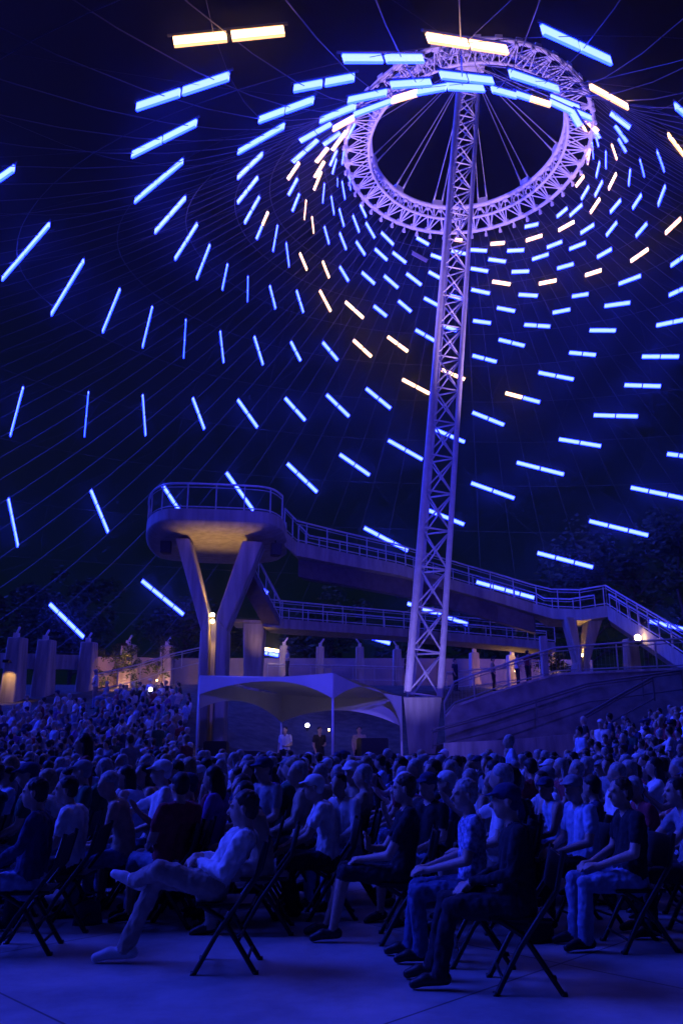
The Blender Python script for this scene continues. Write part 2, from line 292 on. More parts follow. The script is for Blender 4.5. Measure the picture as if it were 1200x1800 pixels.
# ------------------------------------------------------------------ light blades on the net
BL = '''-3.23,12.91,14.56,-1.12,13,14.92,2,w
0.04,15.01,16.22,1.88,15.6,16.79,2,b
1.8,13.98,15.75,3.74,15.23,16.67,2,w
4.14,13.75,15.72,6.39,16.07,17.19,2,b
7.69,21.1,21.11,9.39,22.6,21.69,2,w
10.16,20.93,20.23,11.93,23.32,21.64,2,b
13.94,29.66,26.52,16.12,32.61,27.53,2,w
-4.91,16.53,16.28,-2.55,15.37,16.08,2,b
-6.32,21.2,18.7,-4.03,19.19,18.12,2,b
-8.14,28.15,22.17,-5.6,24.76,21.3,2,b
-8.94,34.64,25.21,-7.06,32.22,25.31,2,b
-8.99,39.4,26.77,-7.52,37.53,27.64,2,b
-8.4,42.64,27.53,-7.41,40.85,28.58,2,b
-7.29,45.13,28.31,-6.82,43.75,29.17,2,b
-6.01,47.35,28.8,-5.86,46,29.7,2,b
-4.38,49.25,29.35,-4.66,47.86,30.17,2,b
-2.61,50.76,29.9,-3.02,49.54,30.83,2,b
-10.61,20.58,16.78,-8.95,19.25,16.68,2,b
-13.79,29.88,19.76,-10.62,26.15,19.7,2,b
-14.07,36.1,21.62,-11.6,32.81,22.44,2,b
-12.92,40.52,23.01,-11.49,38.24,24.22,2,b
-11.6,43.93,23.83,-10.65,41.79,25.21,2,b
-9.78,46.82,24.59,-9.35,44.8,26.04,2,b
-7.65,49.11,25.36,-7.69,47.44,26.68,2,b
-5.29,51.01,26.11,-5.75,49.46,27.37,2,b
-2.84,52.36,27.06,-3.46,51.33,27.96,2,b
-0.28,53.51,27.66,-1.31,52.56,28.55,2,b
2.13,54.2,28.27,0.85,53.41,29.16,2,w
4.79,54.61,28.88,3.33,54.05,29.77,2,w
6.74,54.56,29.72,5.37,54.26,30.43,2,b
8.36,54.34,30.42,7.41,54.3,30.77,1,b
10.77,53.87,30.76,9.54,54.05,31.05,1,b
13.04,53.24,30.29,14.67,52.59,29.8,2,b
-18.11,42.49,17.78,-16.71,40.09,19.51,2,b
-15.23,46.03,19.1,-14.48,43.78,20.88,2,b
-12.32,48.82,20.2,-12.13,46.72,21.99,2,b
-9.05,51.09,21.51,-9.56,49.28,22.91,2,b
-5.77,53.03,22.39,-6.94,51.33,23.68,2,b
-2.56,54.28,23.4,-3.9,53.03,24.54,2,b
0.53,55.17,24.06,-1.05,54.15,25.29,2,b
3.54,55.59,24.85,1.76,54.83,26.07,2,b
6.36,55.52,25.98,4.41,55.12,26.91,2,w
8.91,55.16,26.93,7.28,55.09,27.66,2,w
11.16,54.49,28,9.49,54.67,28.59,2,b
13.04,53.66,28.85,11.32,54.04,29.54,2,b
15.89,52.6,27.79,17.43,51.8,27.21,2,b
-19.58,48.79,13.03,-19.3,45.98,15.17,3,b
-15.01,51.59,14.62,-15.53,49.04,16.63,3,b
-10.79,53.38,16.45,-11.71,51.71,17.81,3,b
-6.15,55.51,17.17,-7.83,53.53,19.27,3,b
-1.75,56.42,18.78,-3.8,55.03,20.44,3,b
2.01,56.78,20.17,-0.12,55.9,21.43,2,b
5.86,56.77,21.35,3.38,56.22,22.63,2,b
8.9,56.31,22.53,6.77,56.19,23.46,2,b
11.66,55.56,23.56,9.47,55.69,24.58,2,b
11.78,54.93,25.76,14.06,54.45,24.85,2,m
13.98,53.87,26.87,16.17,53.1,25.99,2,b
19.94,50.08,26.24,21.68,48.56,25.49,2,b
19.14,51.57,24.86,21,50.26,24.19,2,b
17.46,53.34,23.4,19.95,51.97,22.75,2,b
15.33,54.79,22.18,17.92,53.88,21.33,2,b
12.55,56.09,20.89,15.65,55.44,19.78,2,b
9.38,57.04,19.65,12.37,56.85,18.44,2,b
6.2,57.77,17.85,8.86,57.92,16.78,3,b
1.65,57.9,16.52,4.8,58.62,15,3,b
19.78,54.03,18.37,22.85,52.63,17.15,3,b
17.33,55.91,16.5,20.89,54.77,15.19,3,b
13.98,57.65,14.61,17.61,56.93,13.42,3,b
9.77,59.05,12.77,13.79,58.75,11.56,4,b
4.81,59.84,11.33,9.15,60.14,9.87,4,b
1.33,60.52,9.18,3.54,60.89,8.56,2,b
-18.72,52.77,10.13,-17.21,55.42,8.34,4,b
-13.38,54.75,12.03,-10.97,57.16,10.13,4,b
-6.55,57.52,12.56,-5.27,58.27,11.8,3,b
-5.98,60.03,7.89,-4.57,60.46,7.65,2,b
21.28,57.09,9.65,23.47,56.45,8.97,4,b
20.44,48.46,27.66,21.83,46.66,27.17,2,b
20.73,46.75,28.86,21.42,45.39,28.7,2,b
20.47,45.43,30.15,20.96,43.87,30.03,2,b
21.67,51.99,20.08,22.85,51.28,19.63,2,b
19.83,44.18,31.62,20.07,42.53,31.46,2,w
18.76,47.3,31.66,19.37,45.91,31.63,2,w
19.09,43.07,32.83,18.79,41.21,32.7,1,b
18.25,44.84,33.87,18.35,43.59,33.89,1,b
18.73,45.98,32.63,19,44.78,32.71,1,b
17.43,47.55,33.74,17.77,46.44,33.96,1,b
17.14,48.82,32.93,17.77,47.82,32.89,1,b
15.64,49.85,34.22,16.45,48.9,34.08,1,b
14.37,50.74,34.94,15.2,49.95,34.87,1,b
14.97,49.75,35.63,15.75,48.72,35.59,1,w
16.16,48.78,34.75,16.75,47.79,34.72,1,b
14.82,49.39,36.46,15.32,48.57,36.55,1,b
15.5,48.69,36.06,16.03,47.64,36.14,1,b
15.96,47.43,36.44,16.18,46.44,36.66,1,b
15.6,47.17,37.25,15.85,46.27,37.31,1,w
16.5,47.49,35.43,16.79,46.37,35.66,1,w
16.55,46.49,36,16.7,45.34,36.21,1,b
17.39,46.34,34.65,17.67,45.16,34.68,1,b
17.05,45.32,35.64,17.11,44.01,35.73,1,w
17.74,43.81,34.79,17.48,42.68,34.98,1,b
17.4,40.95,34.28,17.99,42.02,34.07,1,b
16.89,37.47,32.05,18.03,39.44,32.44,1,b
16.39,45.5,36.68,16.32,44.46,36.96,1,b
16.64,44.35,36.46,16.36,43.33,36.81,1,b
16.35,42.28,36.49,16.84,42.98,35.99,1,w
16.32,41.08,35.89,16.87,41.55,35.36,1,b
15.8,40.06,35.94,16.54,40.44,35.13,1,b
15.14,38.77,35.67,15.62,37.6,33.72,1,b
15.87,45.38,37.57,15.78,44.45,37.86,1,w
16.02,44.67,37.43,15.74,43.83,37.9,1,b
4.38,17.65,18.32,6.55,20.67,20.61,2,b
7.14,23.34,22.75,8.27,23.98,22.87,1,b
8.05,23.66,22.42,8.76,24.28,22.7,1,b
15.18,42.87,38.74,15.69,42.61,37.72,1,w
15.62,42.79,37.91,15.89,42.9,37.46,1,b
4.77,21.68,21.54,5.68,22.39,21.95,1,b
5.75,23.03,22.65,6.35,23.04,22.42,1,b
6.32,23.04,22.43,7.05,23.24,22.35,1,w
7.05,23.21,22.44,7.91,23.65,22.42,1,b
7.87,23.64,22.45,8.11,23.61,21.82,1,b
14.91,43.38,39.39,15.44,43.75,38.43,1,w
15.44,42.59,38.16,16.01,43.55,37.41,1,b
2.57,17.6,18.23,4.16,18.76,19.13,2,b
3.03,19.5,19.63,4.3,20.71,20.67,1,b
1.33,18.31,18.57,2.43,18.55,18.88,1,b
0.2,20.18,19.76,1.29,19.61,19.52,1,b
0.44,24.36,22.92,1.76,23.56,22.81,1,b
1.66,22.28,21.67,2.28,20.61,20.43,1,w
2.24,20.25,20.12,3.02,19.69,19.79,1,b
-0.79,25.93,24.04,0.44,22.16,21.32,2,b
-2.12,35.98,31.49,-0.54,36.57,33.06,2,b
-2.74,39.73,33.2,-1.36,39.75,34.7,2,b
-3.13,41.37,33.33,-2.44,40.65,33.89,1,w
-3.2,43.06,33.5,-2.63,42.35,34.12,1,b
-3.06,44.72,33.57,-2.6,43.94,34.24,1,b
-2.38,46.2,34.04,-2.23,45.07,34.57,1,w
-1.84,47.66,34.03,-1.92,46.64,34.47,1,w
-0.85,49.15,34.2,-1.14,48.05,34.73,1,b
0.32,50.29,34.5,-0.12,49.28,35.09,1,b
1.65,51.32,34.73,1.03,50.49,35.23,1,b
3.26,52.24,34.9,2.38,51.54,35.33,1,b
4.65,52.77,35.01,3.68,52.21,35.49,1,b
6.21,53.06,35.33,5.11,52.68,35.75,1,d
7.68,53.16,35.44,6.51,52.98,35.8,1,b
-1.22,46.49,35.49,-1.09,45.37,36.02,1,b
-0.5,47.97,35.68,-0.67,46.77,36.12,1,b
0.16,49.17,35.59,-0.15,48.06,36.1,1,b
1.23,50.25,35.84,0.78,49.22,36.43,1,b
2.34,51.15,35.99,1.71,50.23,36.56,1,b
3.72,52.02,36.01,2.83,51.26,36.48,1,b
6.34,52.76,36.5,5.45,52.44,36.85,1,b
1.71,49.98,36.88,1.29,49.15,37.24,1,b
0.23,47.86,36.79,0.04,46.67,37.18,1,b
0.61,47.74,37.42,0.53,46.85,37.8,1,b
-0.26,46.53,36.81,-0.26,46.11,36.97,1,b
-0.58,45.26,36.74,-0.32,44.49,37.2,1,b
0.04,45.4,37.59,0.18,44.42,37.91,1,b
-0.72,44.41,36.67,-0.28,43.72,37.26,1,b
-0.56,43.21,36.84,0.32,42.85,37.96,1,w
-1.66,43.95,35.44,-1.06,43.46,36.21,1,w
-1.73,44.92,35.26,-1.25,44.11,35.98,1,w
-1.52,42.65,35.52,-0.83,42.41,36.35,1,w
-1.05,41.44,35.8,-0.1,42.18,37.23,1,b
-0.3,25.76,23.52,0.45,24.98,23.34,1,w
0.36,43.49,37.95,0.84,42.57,38.26,1,b
-0.86,50.59,32.47,-1.28,49.62,33.1,1,w
0.48,51.54,32.78,-0.12,50.67,33.36,1,b
2.36,52.51,33.14,1.45,51.78,33.6,1,b
4.07,53.17,33.21,3.06,52.57,33.82,1,b
5.79,53.46,33.61,4.7,53.02,34.28,1,b
7.17,53.45,34.17,6.34,53.28,34.58,1,b
-2.33,49.13,32.18,-2.74,47.95,32.63,1,w
-3.44,47.95,31.7,-3.54,46.47,32.42,2,b
-4.33,46.03,31.59,-3.96,44.64,32.46,2,b
-5.16,43.99,31.09,-4.38,42.74,32.08,2,n
-5.61,41.69,30.6,-4.65,40.38,31.39,2,b
-5.64,38.8,29.87,-4.43,37.41,30.39,2,b
-5.07,34.61,28.24,-3.68,32.58,27.94,2,b
-4.08,27.74,24.12,-2,24.04,22.17,2,b
-2.45,20.67,19.5,-0.79,19.08,18.78,2,b
-1.2,17.33,17.55,0.31,16.78,17.38,2,b
-0.76,51.85,30.59,-1.49,50.67,31.5,2,w
1.54,53.09,30.75,0.28,52.1,31.45,2,w
3.24,53.58,31.15,2.32,53.06,31.68,1,b
5.04,53.86,31.68,4.11,53.46,32.32,1,b
7.25,53.97,32.1,6,53.73,32.71,1,b
9.1,53.75,32.54,7.83,53.76,32.95,1,b
13,51.06,36.81,13.78,50.46,36.62,1,b
10.79,52.43,36.33,11.71,52.08,36.19,1,w
8.23,52.79,36.95,8.8,52.77,36.84,1,w
13.09,51.36,35.9,14.04,50.62,35.81,1,w
8.01,52.99,36.13,9.16,52.96,35.83,1,b
9.24,52.87,36.15,10.52,52.63,35.9,1,b
11.9,52.17,35.6,12.96,51.66,35.32,1,b
10.63,52.75,35.28,11.79,52.43,34.88,1,b
13.5,51.59,34.53,14.46,50.88,34.49,1,b
9.4,53.17,34.79,10.59,52.98,34.44,1,b
12.2,52.48,34.08,13.3,51.98,33.82,1,b
15.02,50.91,33.38,15.91,50.13,33.24,1,b
10.9,53.09,33.67,12.09,52.77,33.25,1,w
13.95,51.94,32.8,14.98,51.27,32.66,1,w
9.43,53.53,33.28,10.7,53.35,32.86,1,b
12.66,52.77,32.42,13.86,52.27,32.04,1,b
15.95,51.09,31.31,16.83,50.4,31.08,1,b
16.61,49.96,32.26,17.41,49.08,32.1,1,w
11.21,53.48,31.78,12.4,53.19,31.34,1,b
14.83,52.18,30.65,15.85,51.52,30.54,1,b
17.77,50.07,29.98,19.02,48.87,29.55,1,b
18.37,48.72,30.86,19.32,47.39,30.64,1,b
17.04,51.35,28.84,18.44,50.37,28.31,1,b'''
bands = [(112, "level with ring's top edge"), (172, "across ring's upper rim"), (240, "level with upper ring opening"), (300, "level with ring's middle"), (358, "level with lower ring opening"), (415, "level with ring's lower rim"), (455, "just below the ring"), (500, "in second band below ring"), (560, "in third band below ring"), (606, "in fourth band below ring"), (650, "in fifth band below ring"), (705, "in sixth band below ring"), (760, "in seventh band below ring"), (850, "just above platform railing"), (955, "level with the platform"), (1056, "level with upper ramp"), (1300, "level with lower ramp")]
bl = []
for l in BL.split('\n'):
    v = l.split(','); p0 = Vector([float(t) for t in v[:3]]); p1 = Vector([float(t) for t in v[3:6]]); px, py = topx((p0 + p1) / 2)
    bl.append([p0, p1, int(v[6]), v[7], px, py])
byband = {}
for b in bl:
    k = next(i for i, (y, n) in enumerate(bands) if b[5] < y); byband.setdefault(k, []).append(b)
NUMW = {1: 'one-panel', 2: 'two-panel', 3: 'three-panel', 4: 'four-panel'}
BH = .26
for k, lst in byband.items():
    lst.sort(key=lambda b: b[4])
    for i, (p0, p1, n, c, px, py) in enumerate(lst):
        cn = {'b': 'bright blue', 'w': 'warm white', 'm': 'half warm half blue', 'n': 'half blue half warm', 'd': 'unlit dark'}[c]
        mid = (p0 + p1) / 2; d = (p1 - p0); L = d.length; dn = d.normalized()
        hz = Vector((0, 0, -1)); hz = (hz - dn * hz.dot(dn)).normalized(); tn = dn.cross(hz)
        t = thing('light_blade', '%s %s light bar, %s from left %s' % (cn, NUMW[n], ordn(i), bands[k][1]), 'light bar', mid, 0, 'light bars on the cable net')
        BH = .23 if mid.y < 30 else .27
        gap = .10; sl = (L - gap * (n - 1)) / n
        for s in range(n):
            a = -L / 2 + s * (sl + gap); bm = nb()
            edge = BH * .10; lev = (-BH / 2, -BH / 2 + edge, BH / 2 - edge, BH / 2)
            rg = [[bm.verts.new(dn * x + hz * y + tn * z) for x, z in ((a, -.03), (a + sl, -.03), (a + sl, .03), (a, .03))] for y in lev]
            for q in range(3):
                for i4 in range(4): f = bm.faces.new((rg[q][i4], rg[q][(i4 + 1) % 4], rg[q + 1][(i4 + 1) % 4], rg[q + 1][i4])); f.material_index = 0 if q == 1 else 1
            bm.faces.new(rg[0]).material_index = 1; bm.faces.new(rg[3][::-1]).material_index = 1
            cc = c
            if c == 'm': cc = 'w' if s == 0 else 'b'
            if c == 'n': cc = 'b' if s == 0 else 'w'
            obj('light_panel', bm, {'b': [BLUE_E, BLUE_R], 'w': [WARM_E, WARM_R], 'd': [OFFP, OFFP]}[cc], t)
        bm = nb()
        add_tube(bm, dn * (-L / 2 - .1) - hz * (BH / 2 + .05), dn * (L / 2 + .1) - hz * (BH / 2 + .05), .035, n=5)
        for s in range(1, n):
            a = -L / 2 + s * (sl + gap) - gap / 2; add_tube(bm, dn * a - hz * BH * .65, dn * a + hz * BH * .5, .02, n=4)
        obj('hanger', bm, FRAME, t)

# ------------------------------------------------------------------ elevated walkway
def railing(name, tops, hts, parent, post=1.5, mesh=False, mt=None):
    """tops: deck edge points; hts: rail heights"""
    bm = nb(); pts = [Vector(p) for p in tops]
    up = [p + Vector((0, 0, h)) for p, h in zip(pts, hts)]
    add_path(bm, up, .045, 6); add_path(bm, [p + Vector((0, 0, h * .86)) for p, h in zip(pts, hts)], .022, 4); add_path(bm, [p + Vector((0, 0, .1)) for p in pts], .028, 4)
    acc = post
    for k in range(len(pts) - 1):
        L_ = (pts[k + 1] - pts[k]).length; d = 0
        while acc + (L_ - d) >= post:
            d += post - acc; acc = 0; f = d / L_; add_tube(bm, pts[k].lerp(pts[k + 1], f), up[k].lerp(up[k + 1], f), .032, n=5)
        acc += L_ - d
        if mesh:
            n2 = int(L_ / .16)
            for i in range(n2):
                f = i / n2; a = pts[k].lerp(pts[k + 1], f); b = up[k].lerp(up[k + 1], f); add_tube(bm, a + Vector((0, 0, .1)), a.lerp(b, .86), .005, n=3, caps=False)
    add_tube(bm, pts[-1], up[-1], .032, n=5)
    return obj(name, bm, mt or RAILM, parent)
WALK = thing('elevated_walkway', 'raised concrete viewing platform with railings and long ramp stepping down right', 'walkway', (0, 0, 0))
zd = at(380, 897, 34).z
deck = [at(500, 920, 36.5), at(492, 0, 34.8), at(472, 0, 34.1), at(300, 0, 33.6), at(272, 0, 34.0), at(258, 0, 35.4), at(262, 0, 39.0), at(300, 0, 42), at(500, 0, 42.5)]
deck = [Vector((((px - 600) / FPX) * Y * 1.035, Y, zd)) for px, Y in ((505, 37.5), (498, 35.6), (480, 34.4), (440, 34.0), (305, 33.6), (280, 33.9), (262, 34.9), (257, 36.6), (264, 39.2), (290, 41.6), (505, 42.6))]
def roundoff(P, it=2):
    for _ in range(it):
        Q = []
        for i in range(len(P)):
            a, b, c = P[i - 1], P[i], P[(i + 1) % len(P)]
            if b.x > deckmax - .05: Q.append(b)
            else: Q += [b.lerp(a, .25), b.lerp(c, .25)]
        P = Q
    return P
deckmax = max(p.x for p in deck)
deck = roundoff(deck)
bm = nb(); ctr = sum(deck, Vector()) / len(deck)
lv = []
for dz, sc_ in ((0, 1), (-.46, 1.0), (-.54, .985), (-.72, .90), (-.80, .70)):
    lv.append([bm.verts.new(Vector((ctr.x + (p.x - ctr.x) * sc_, ctr.y + (p.y - ctr.y) * sc_, zd + dz))) for p in deck])
for a in range(4):
    for i in range(len(deck)): j = (i + 1) % len(deck); bm.faces.new((lv[a][i], lv[a][j], lv[a + 1][j], lv[a + 1][i])).smooth = a > 0
bm.faces.new(lv[0]); bm.faces.new(lv[4][::-1])
obj('platform_deck', bm, CONC2, WALK)
rp = [p.lerp(ctr, .015) for p in deck[1:]]
railing('platform_railing', rp, [1.12] * len(rp), WALK, 1.2)
# upper ramp: near edge polyline (photo px, depth)
up_ = [(500, 932, 37.5), (521, 952, 39.5), (600, 970, 41.5), (700, 991, 44), (800, 1020, 45.5), (870, 1040, 46.2), (935, 1060, 46), (971, 1069, 45.2), (1020, 1071, 44), (1066, 1064, 43)]
upp = [at(*p) for p in up_]
dep = [Vector((.5, 3, 0))] * 2 + [Vector((.9, 2.9, 0))] * 5 + [Vector((.3, 3, 0))] * 3
bm = nb(); add_strip(bm, upp, [.75, .7, .66, .62, .6, .58, .56, .6, .6, .6], dep); obj('upper_ramp_deck', bm, CONC2, WALK)
railing('ramp_railing', upp, [1.05] * 10, WALK, 1.35); railing('ramp_railing', [p + d for p, d in zip(upp, dep)], [1.05] * 10, WALK, 1.35)
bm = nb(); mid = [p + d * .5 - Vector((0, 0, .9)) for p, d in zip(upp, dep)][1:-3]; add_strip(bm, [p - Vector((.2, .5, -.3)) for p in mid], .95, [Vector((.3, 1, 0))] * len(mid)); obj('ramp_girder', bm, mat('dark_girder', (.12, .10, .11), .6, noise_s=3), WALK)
# stair at the right end
st = [at(1066, 1064, 43), at(1110, 1092, 40.5), at(1160, 1124, 37.5), at(1215, 1160, 35)]
bm = nb(); add_strip(bm, st, .75, [Vector((1.0, 2.6, 0))] * 4)
obj('stair_flight', bm, CONC2, WALK); railing('stair_railing', st, [1.05] * 4, WALK, 1.2); railing('stair_railing', [p + Vector((1.0, 2.6, 0)) for p in st], [1.05] * 4, WALK, 1.2)
# lower ramp
lo_ = [(462, 1084, 46), (500, 1088, 47), (600, 1096, 49), (700, 1104, 50.5), (800, 1113, 51), (900, 1122, 51), (975, 1129, 50)]
lop = [at(*p) for p in lo_]; ld = [Vector((.2, 2.8, 0))] * 7
bm = nb(); add_strip(bm, lop, [.55, .55, .52, .5, .5, .5, .5], ld); obj('lower_ramp_deck', bm, CONC2, WALK)
railing('ramp_railing', lop, [1.02] * 7, WALK, 1.35); railing('ramp_railing', [p + d for p, d in zip(lop, ld)], [1.02] * 7, WALK, 1.35)
# switchback slab joining the platform's rear to the lower ramp
sw = [at(408, 985, 42), at(432, 1030, 44), at(462, 1084, 46)]
bm = nb(); add_strip(bm, sw, .4, [Vector((.9, .8, 0))] * 3); obj('switchback_slab', bm, MATS['dark_girder'], WALK); railing('switchback_railing', [p + Vector((.9, .8, 0)) for p in sw], [1.0] * 3, WALK, 1.3)
# piers
def vpier(name, label, quads, Y, dpt):
    t = thing(name, label, 'pier', at(quads[0][0][0], quads[0][0][1], Y))
    for nm, q in quads_named(quads):
        bm = nb(); P = [at(x, y, Y) for x, y in q]
        if q[-1][1] > 1200 or q[2][1] > 1195:
            for p in P:
                if p.z < 3.6: p.z = -1.0 if name == 'forked_pier' else hgt(p.x, p.y) - .5
        prism(bm, [p - t.location for p in P], (0, dpt, 0)); bmesh.ops.bevel(bm, geom=bm.edges[:], offset=.05, segments=1, affect='EDGES'); obj(nm, bm, CONC, t)
    return t
def quads_named(qs):
    return [(q[0], q[1]) for q in [(('arm', x) if i < 2 else ('stem', x)) for i, x in enumerate(qs)]]
vpier('forked_pier', 'tall Y-shaped concrete pier with warm uplight at its fork under the platform', [
    [(308, 946), (333, 946), (367, 1083), (353, 1108)], [(426, 950), (462, 952), (397, 1108), (380, 1083)],
    [(352, 1108), (367, 1083), (366, 1300), (343, 1300)], [(380, 1083), (399, 1108), (393, 1300), (377, 1300)],
    ], 35.2, 1.3)
P4 = at(372, 1100, 35.9)
bm = nb(); a = at(366.5, 1092, 36.0); b = at(380.5, 1092, 36.0); add_hexa(bm, [(a.x, 36.0, -.5), (b.x, 36.0, -.5), (b.x, 36.4, -.5), (a.x, 36.4, -.5), (a.x, 36.0, a.z), (b.x, 36.0, a.z), (b.x, 36.4, a.z), (a.x, 36.4, a.z)])
o = obj('stem_web', bm, CONC, None); fp = bpy.data.objects['forked_pier']; o.parent = fp; o.location = -fp.location
vpier('forked_pier', 'small Y-shaped concrete pier with warm uplight under the right landing', [
    [(994, 1084), (1012, 1084), (1023, 1157), (1017, 1170)], [(1034, 1084), (1060, 1084), (1034, 1170), (1026, 1157)],
    [(1013, 1168), (1023, 1157), (1022, 1215), (1013, 1215)], [(1026, 1157), (1037, 1168), (1036, 1215), (1026, 1215)]], 44.3, 1.2)
t = thing('wedge_pier', 'dark tapering concrete pier under the lower ramp, behind the tall forked pier', 'pier', at(445, 1190, 47))
bm = nb(); P = [at(x, y, 47) for x, y in ((427, 1094), (465, 1094), (452, 1200), (432, 1200))]; P[2].z = P[3].z = 2.0
prism(bm, [p - t.location for p in P], (0, 1.6, 0)); bmesh.ops.bevel(bm, geom=bm.edges[:], offset=.06, segments=1, affect='EDGES'); obj('stem', bm, CONC, t)
bm = nb(); P = [at(x, y, 46.9) for x, y in ((405, 1088), (500, 1092), (500, 1096), (405, 1093))]; prism(bm, [p - t.location for p in P], (0, 2.6, 0)); obj('pier_cap', bm, CONC2, t)

for i, (px, py) in enumerate(((293, 962), (484, 966), (703, 1042))):
    p = at(px, py, 36.5 if i < 2 else 46.5); t = thing('hanging_loudspeaker', 'small dark loudspeaker hanging under ' + ['the left side of the platform', 'the right side of the platform', 'the upper ramp left of the mast'][i], 'loudspeaker', p, .3 * i, 'loudspeakers hung under the walkway')
    bm = nb(); add_hexa(bm, [(-.25, -.22, -.3), (.25, -.22, -.3), (.2, .2, -.3), (-.2, .2, -.3), (-.25, -.28, .25), (.25, -.28, .25), (.2, .2, .25), (-.2, .2, .25)]); bmesh.ops.bevel(bm, geom=bm.edges[:], offset=.03, segments=1, affect='EDGES'); obj('cabinet', bm, BLACKP, t)
    bm = nb(); add_tube(bm, (0, 0, .25), (0, 0, .75), .03, n=6); obj('bracket', bm, BLACKM, t)
def lamp_fixture(name, label, loc, r, m, energy=0, col=(1, .6, .25), spot=None, aim=None, size=.08, cat='lamp', angle=60, blend=.6, body=True):
    t = thing(name, label, cat, loc)
    bm = nb(); add_ell(bm, (0, 0, 0), (r, r, r), u=12, v=8); obj('bulb', bm, m, t)
    if body:
        bm = nb(); add_tube(bm, (0, .02, -r * 1.9), (0, .02, -r * .8), r * 1.15, r * .95, 10); add_tube(bm, (0, .02, -r * 2.6), (0, .02, -r * 1.9), r * .4, n=6); obj('housing', bm, BLACKM, t)
    if energy:
        L = bpy.data.lights.new('lamp_light', 'SPOT' if spot else 'POINT'); L.energy = energy; L.color = col; L.shadow_soft_size = size
        if spot: L.spot_size = R(angle); L.spot_blend = blend
        lo = bpy.data.objects.new('lamp_light', L); COL.objects.link(lo); lo.parent = t
        if spot: lo.rotation_euler = (-Vector(spot)).to_track_quat('Z', 'Y').to_euler(); lo.location = Vector(spot).normalized() * (r * 1.6)
    return t
WARM = (1, .52, .12)
lamp_fixture('fork_uplight', 'small bright warm uplight in the fork of the tall platform pier', at(373.6, 1081, 35.5), .10, LAMPW, 400, WARM, (.03, .10, 1), angle=88, cat='uplight')
lamp_fixture('fork_downlight', 'small warm lamp shining down the slit of the tall pier', at(373.6, 1092, 35.45), .09, LAMPW, 110, WARM, (0, .12, -1), angle=70, cat='downlight', body=False)
lamp_fixture('landing_uplight', 'small bright warm uplight in the fork of the right landing pier', at(1024.5, 1152, 44.7), .10, LAMPW, 420, WARM, (.03, .08, 1), angle=85, cat='uplight')

# ------------------------------------------------------------------ perimeter piers and wall
piers = [(33, 1106, 44, 1), (84, 1110, 46, 0), (158, 1114, 48.5, 0), (228, 1118, 51, 1), (296, 1120, 53.5, 0), (500, 1120, 57, 0), (563, 1122, 58, 0), (632, 1122, 58, 0), (697, 1126, 58, 0), (832, 1132, 57, 0), (898, 1136, 56, 1), (968, 1137, 55, 0), (1106, 1108, 46, 0)]
PW = mat('pier_concrete', (.46, .42, .40), .85, noise_s=1.5, noise_a=.4, bump=.2, streak=.3)
plab = ['warm-lit concrete cable pier at the far left edge', 'concrete cable pier second from left, joined by a beam', 'concrete cable pier at the beam end, left of the shrub', 'warm-lit concrete cable pier right of the left shrub', 'slim concrete cable pier just left of the tall forked pier', 'thin cable pier right of the wedge pier', 'thin blue-lit cable pier above left part of tent', 'thin blue-lit cable pier above the middle of the tent', 'thin cable pier just left of the lattice mast', 'thin cable pier first to the right of the mast', 'warm-lit cable pier right of the mast', 'short cable pier left of the right forked pier', 'cable pier under the right stair beside the floodlight']
for i, (px, py, Y, lit) in enumerate(piers):
    top = at(px, py + 16, Y); base = Vector((top.x, Y, hgt(top.x, Y) - .4)); lean = Vector((-top.x * .012, -.9, 0))
    t = thing('cable_pier', plab[i], 'pier', base, 0, 'cable piers along the back')
    wdt = .36 if px < 300 else .27; H = top.z - base.z; bm = nb()
    add_hexa(bm, [(-wdt * 1.15, -.8, 0), (wdt * 1.15, -.8, 0), (wdt * 1.15, .9, 0), (-wdt * 1.15, .9, 0), (-wdt, -.55, H), (wdt, -.55, H), (wdt, .5, H + .05), (-wdt, .5, H + .05)])
    bmesh.ops.bevel(bm, geom=bm.edges[:], offset=.05, segments=1, affect='EDGES'); obj('shaft', bm, PW, t)
    bm = nb(); add_box(bm, (0, -.3, H + .12), (.22, .4, .24)); add_tube(bm, (0, -.3, H + .2), (.25 if px < 600 else -.25, -.6, H + .5), .06, n=6); obj('cable_anchor', bm, WPAINT, t)
    if lit:
        zt = {0: 1166, 3: 1136, 10: 1132}[i]; hp = at(px, zt, Y - 1.4)
        bm = nb(); add_box(bm, (0, -1.25, hp.z - base.z + .12), (.3, .3, .14)); add_box(bm, (0, -.8, hp.z - base.z + .12), (.08, .9, .06)); lf = obj('downlight', bm, BLACKM, t)
        L = bpy.data.lights.new('pier_lamp', 'SPOT'); L.energy = 80; L.color = WARM; L.spot_size = R(75); L.spot_blend = .5; L.shadow_soft_size = .06
        lo = bpy.data.objects.new('pier_lamp', L); COL.objects.link(lo); lo.parent = lf; lo.location = (0, -1.25, hp.z - base.z + .02); lo.rotation_euler = (-Vector((0, .4, -1))).to_track_quat('Z', 'Y').to_euler()
# beam between the first three piers
bm = nb(); add_strip(bm, [at(-60, 1147, 43.6), at(33, 1148, 44.7), at(84, 1150, 46.4), at(152, 1152, 48.6)], .8, [Vector((0, .5, 0))] * 4)
tag(obj('tie_beam', bm, PW), 'long horizontal concrete beam linking the leftmost cable piers', 'beam')
WALLM = mat('stucco_wall', (.46, .40, .38), .9, noise_s=.8, noise_a=.2, bump=.15)
bm = nb(); wp = [at(157, 1154, 49.5), at(228, 1155, 52.2), at(296, 1157, 54.8), at(420, 1157, 57.5), at(563, 1157, 60), at(700, 1157, 60), at(832, 1158, 59), at(968, 1159, 57), at(1040, 1160, 55)]
add_strip(bm, wp, 4.2, [Vector((0, .35, 0))] * len(wp)); tag(obj('perimeter_wall', bm, WALLM), 'long pale rendered wall along the back, behind the thin cable piers', 'wall')
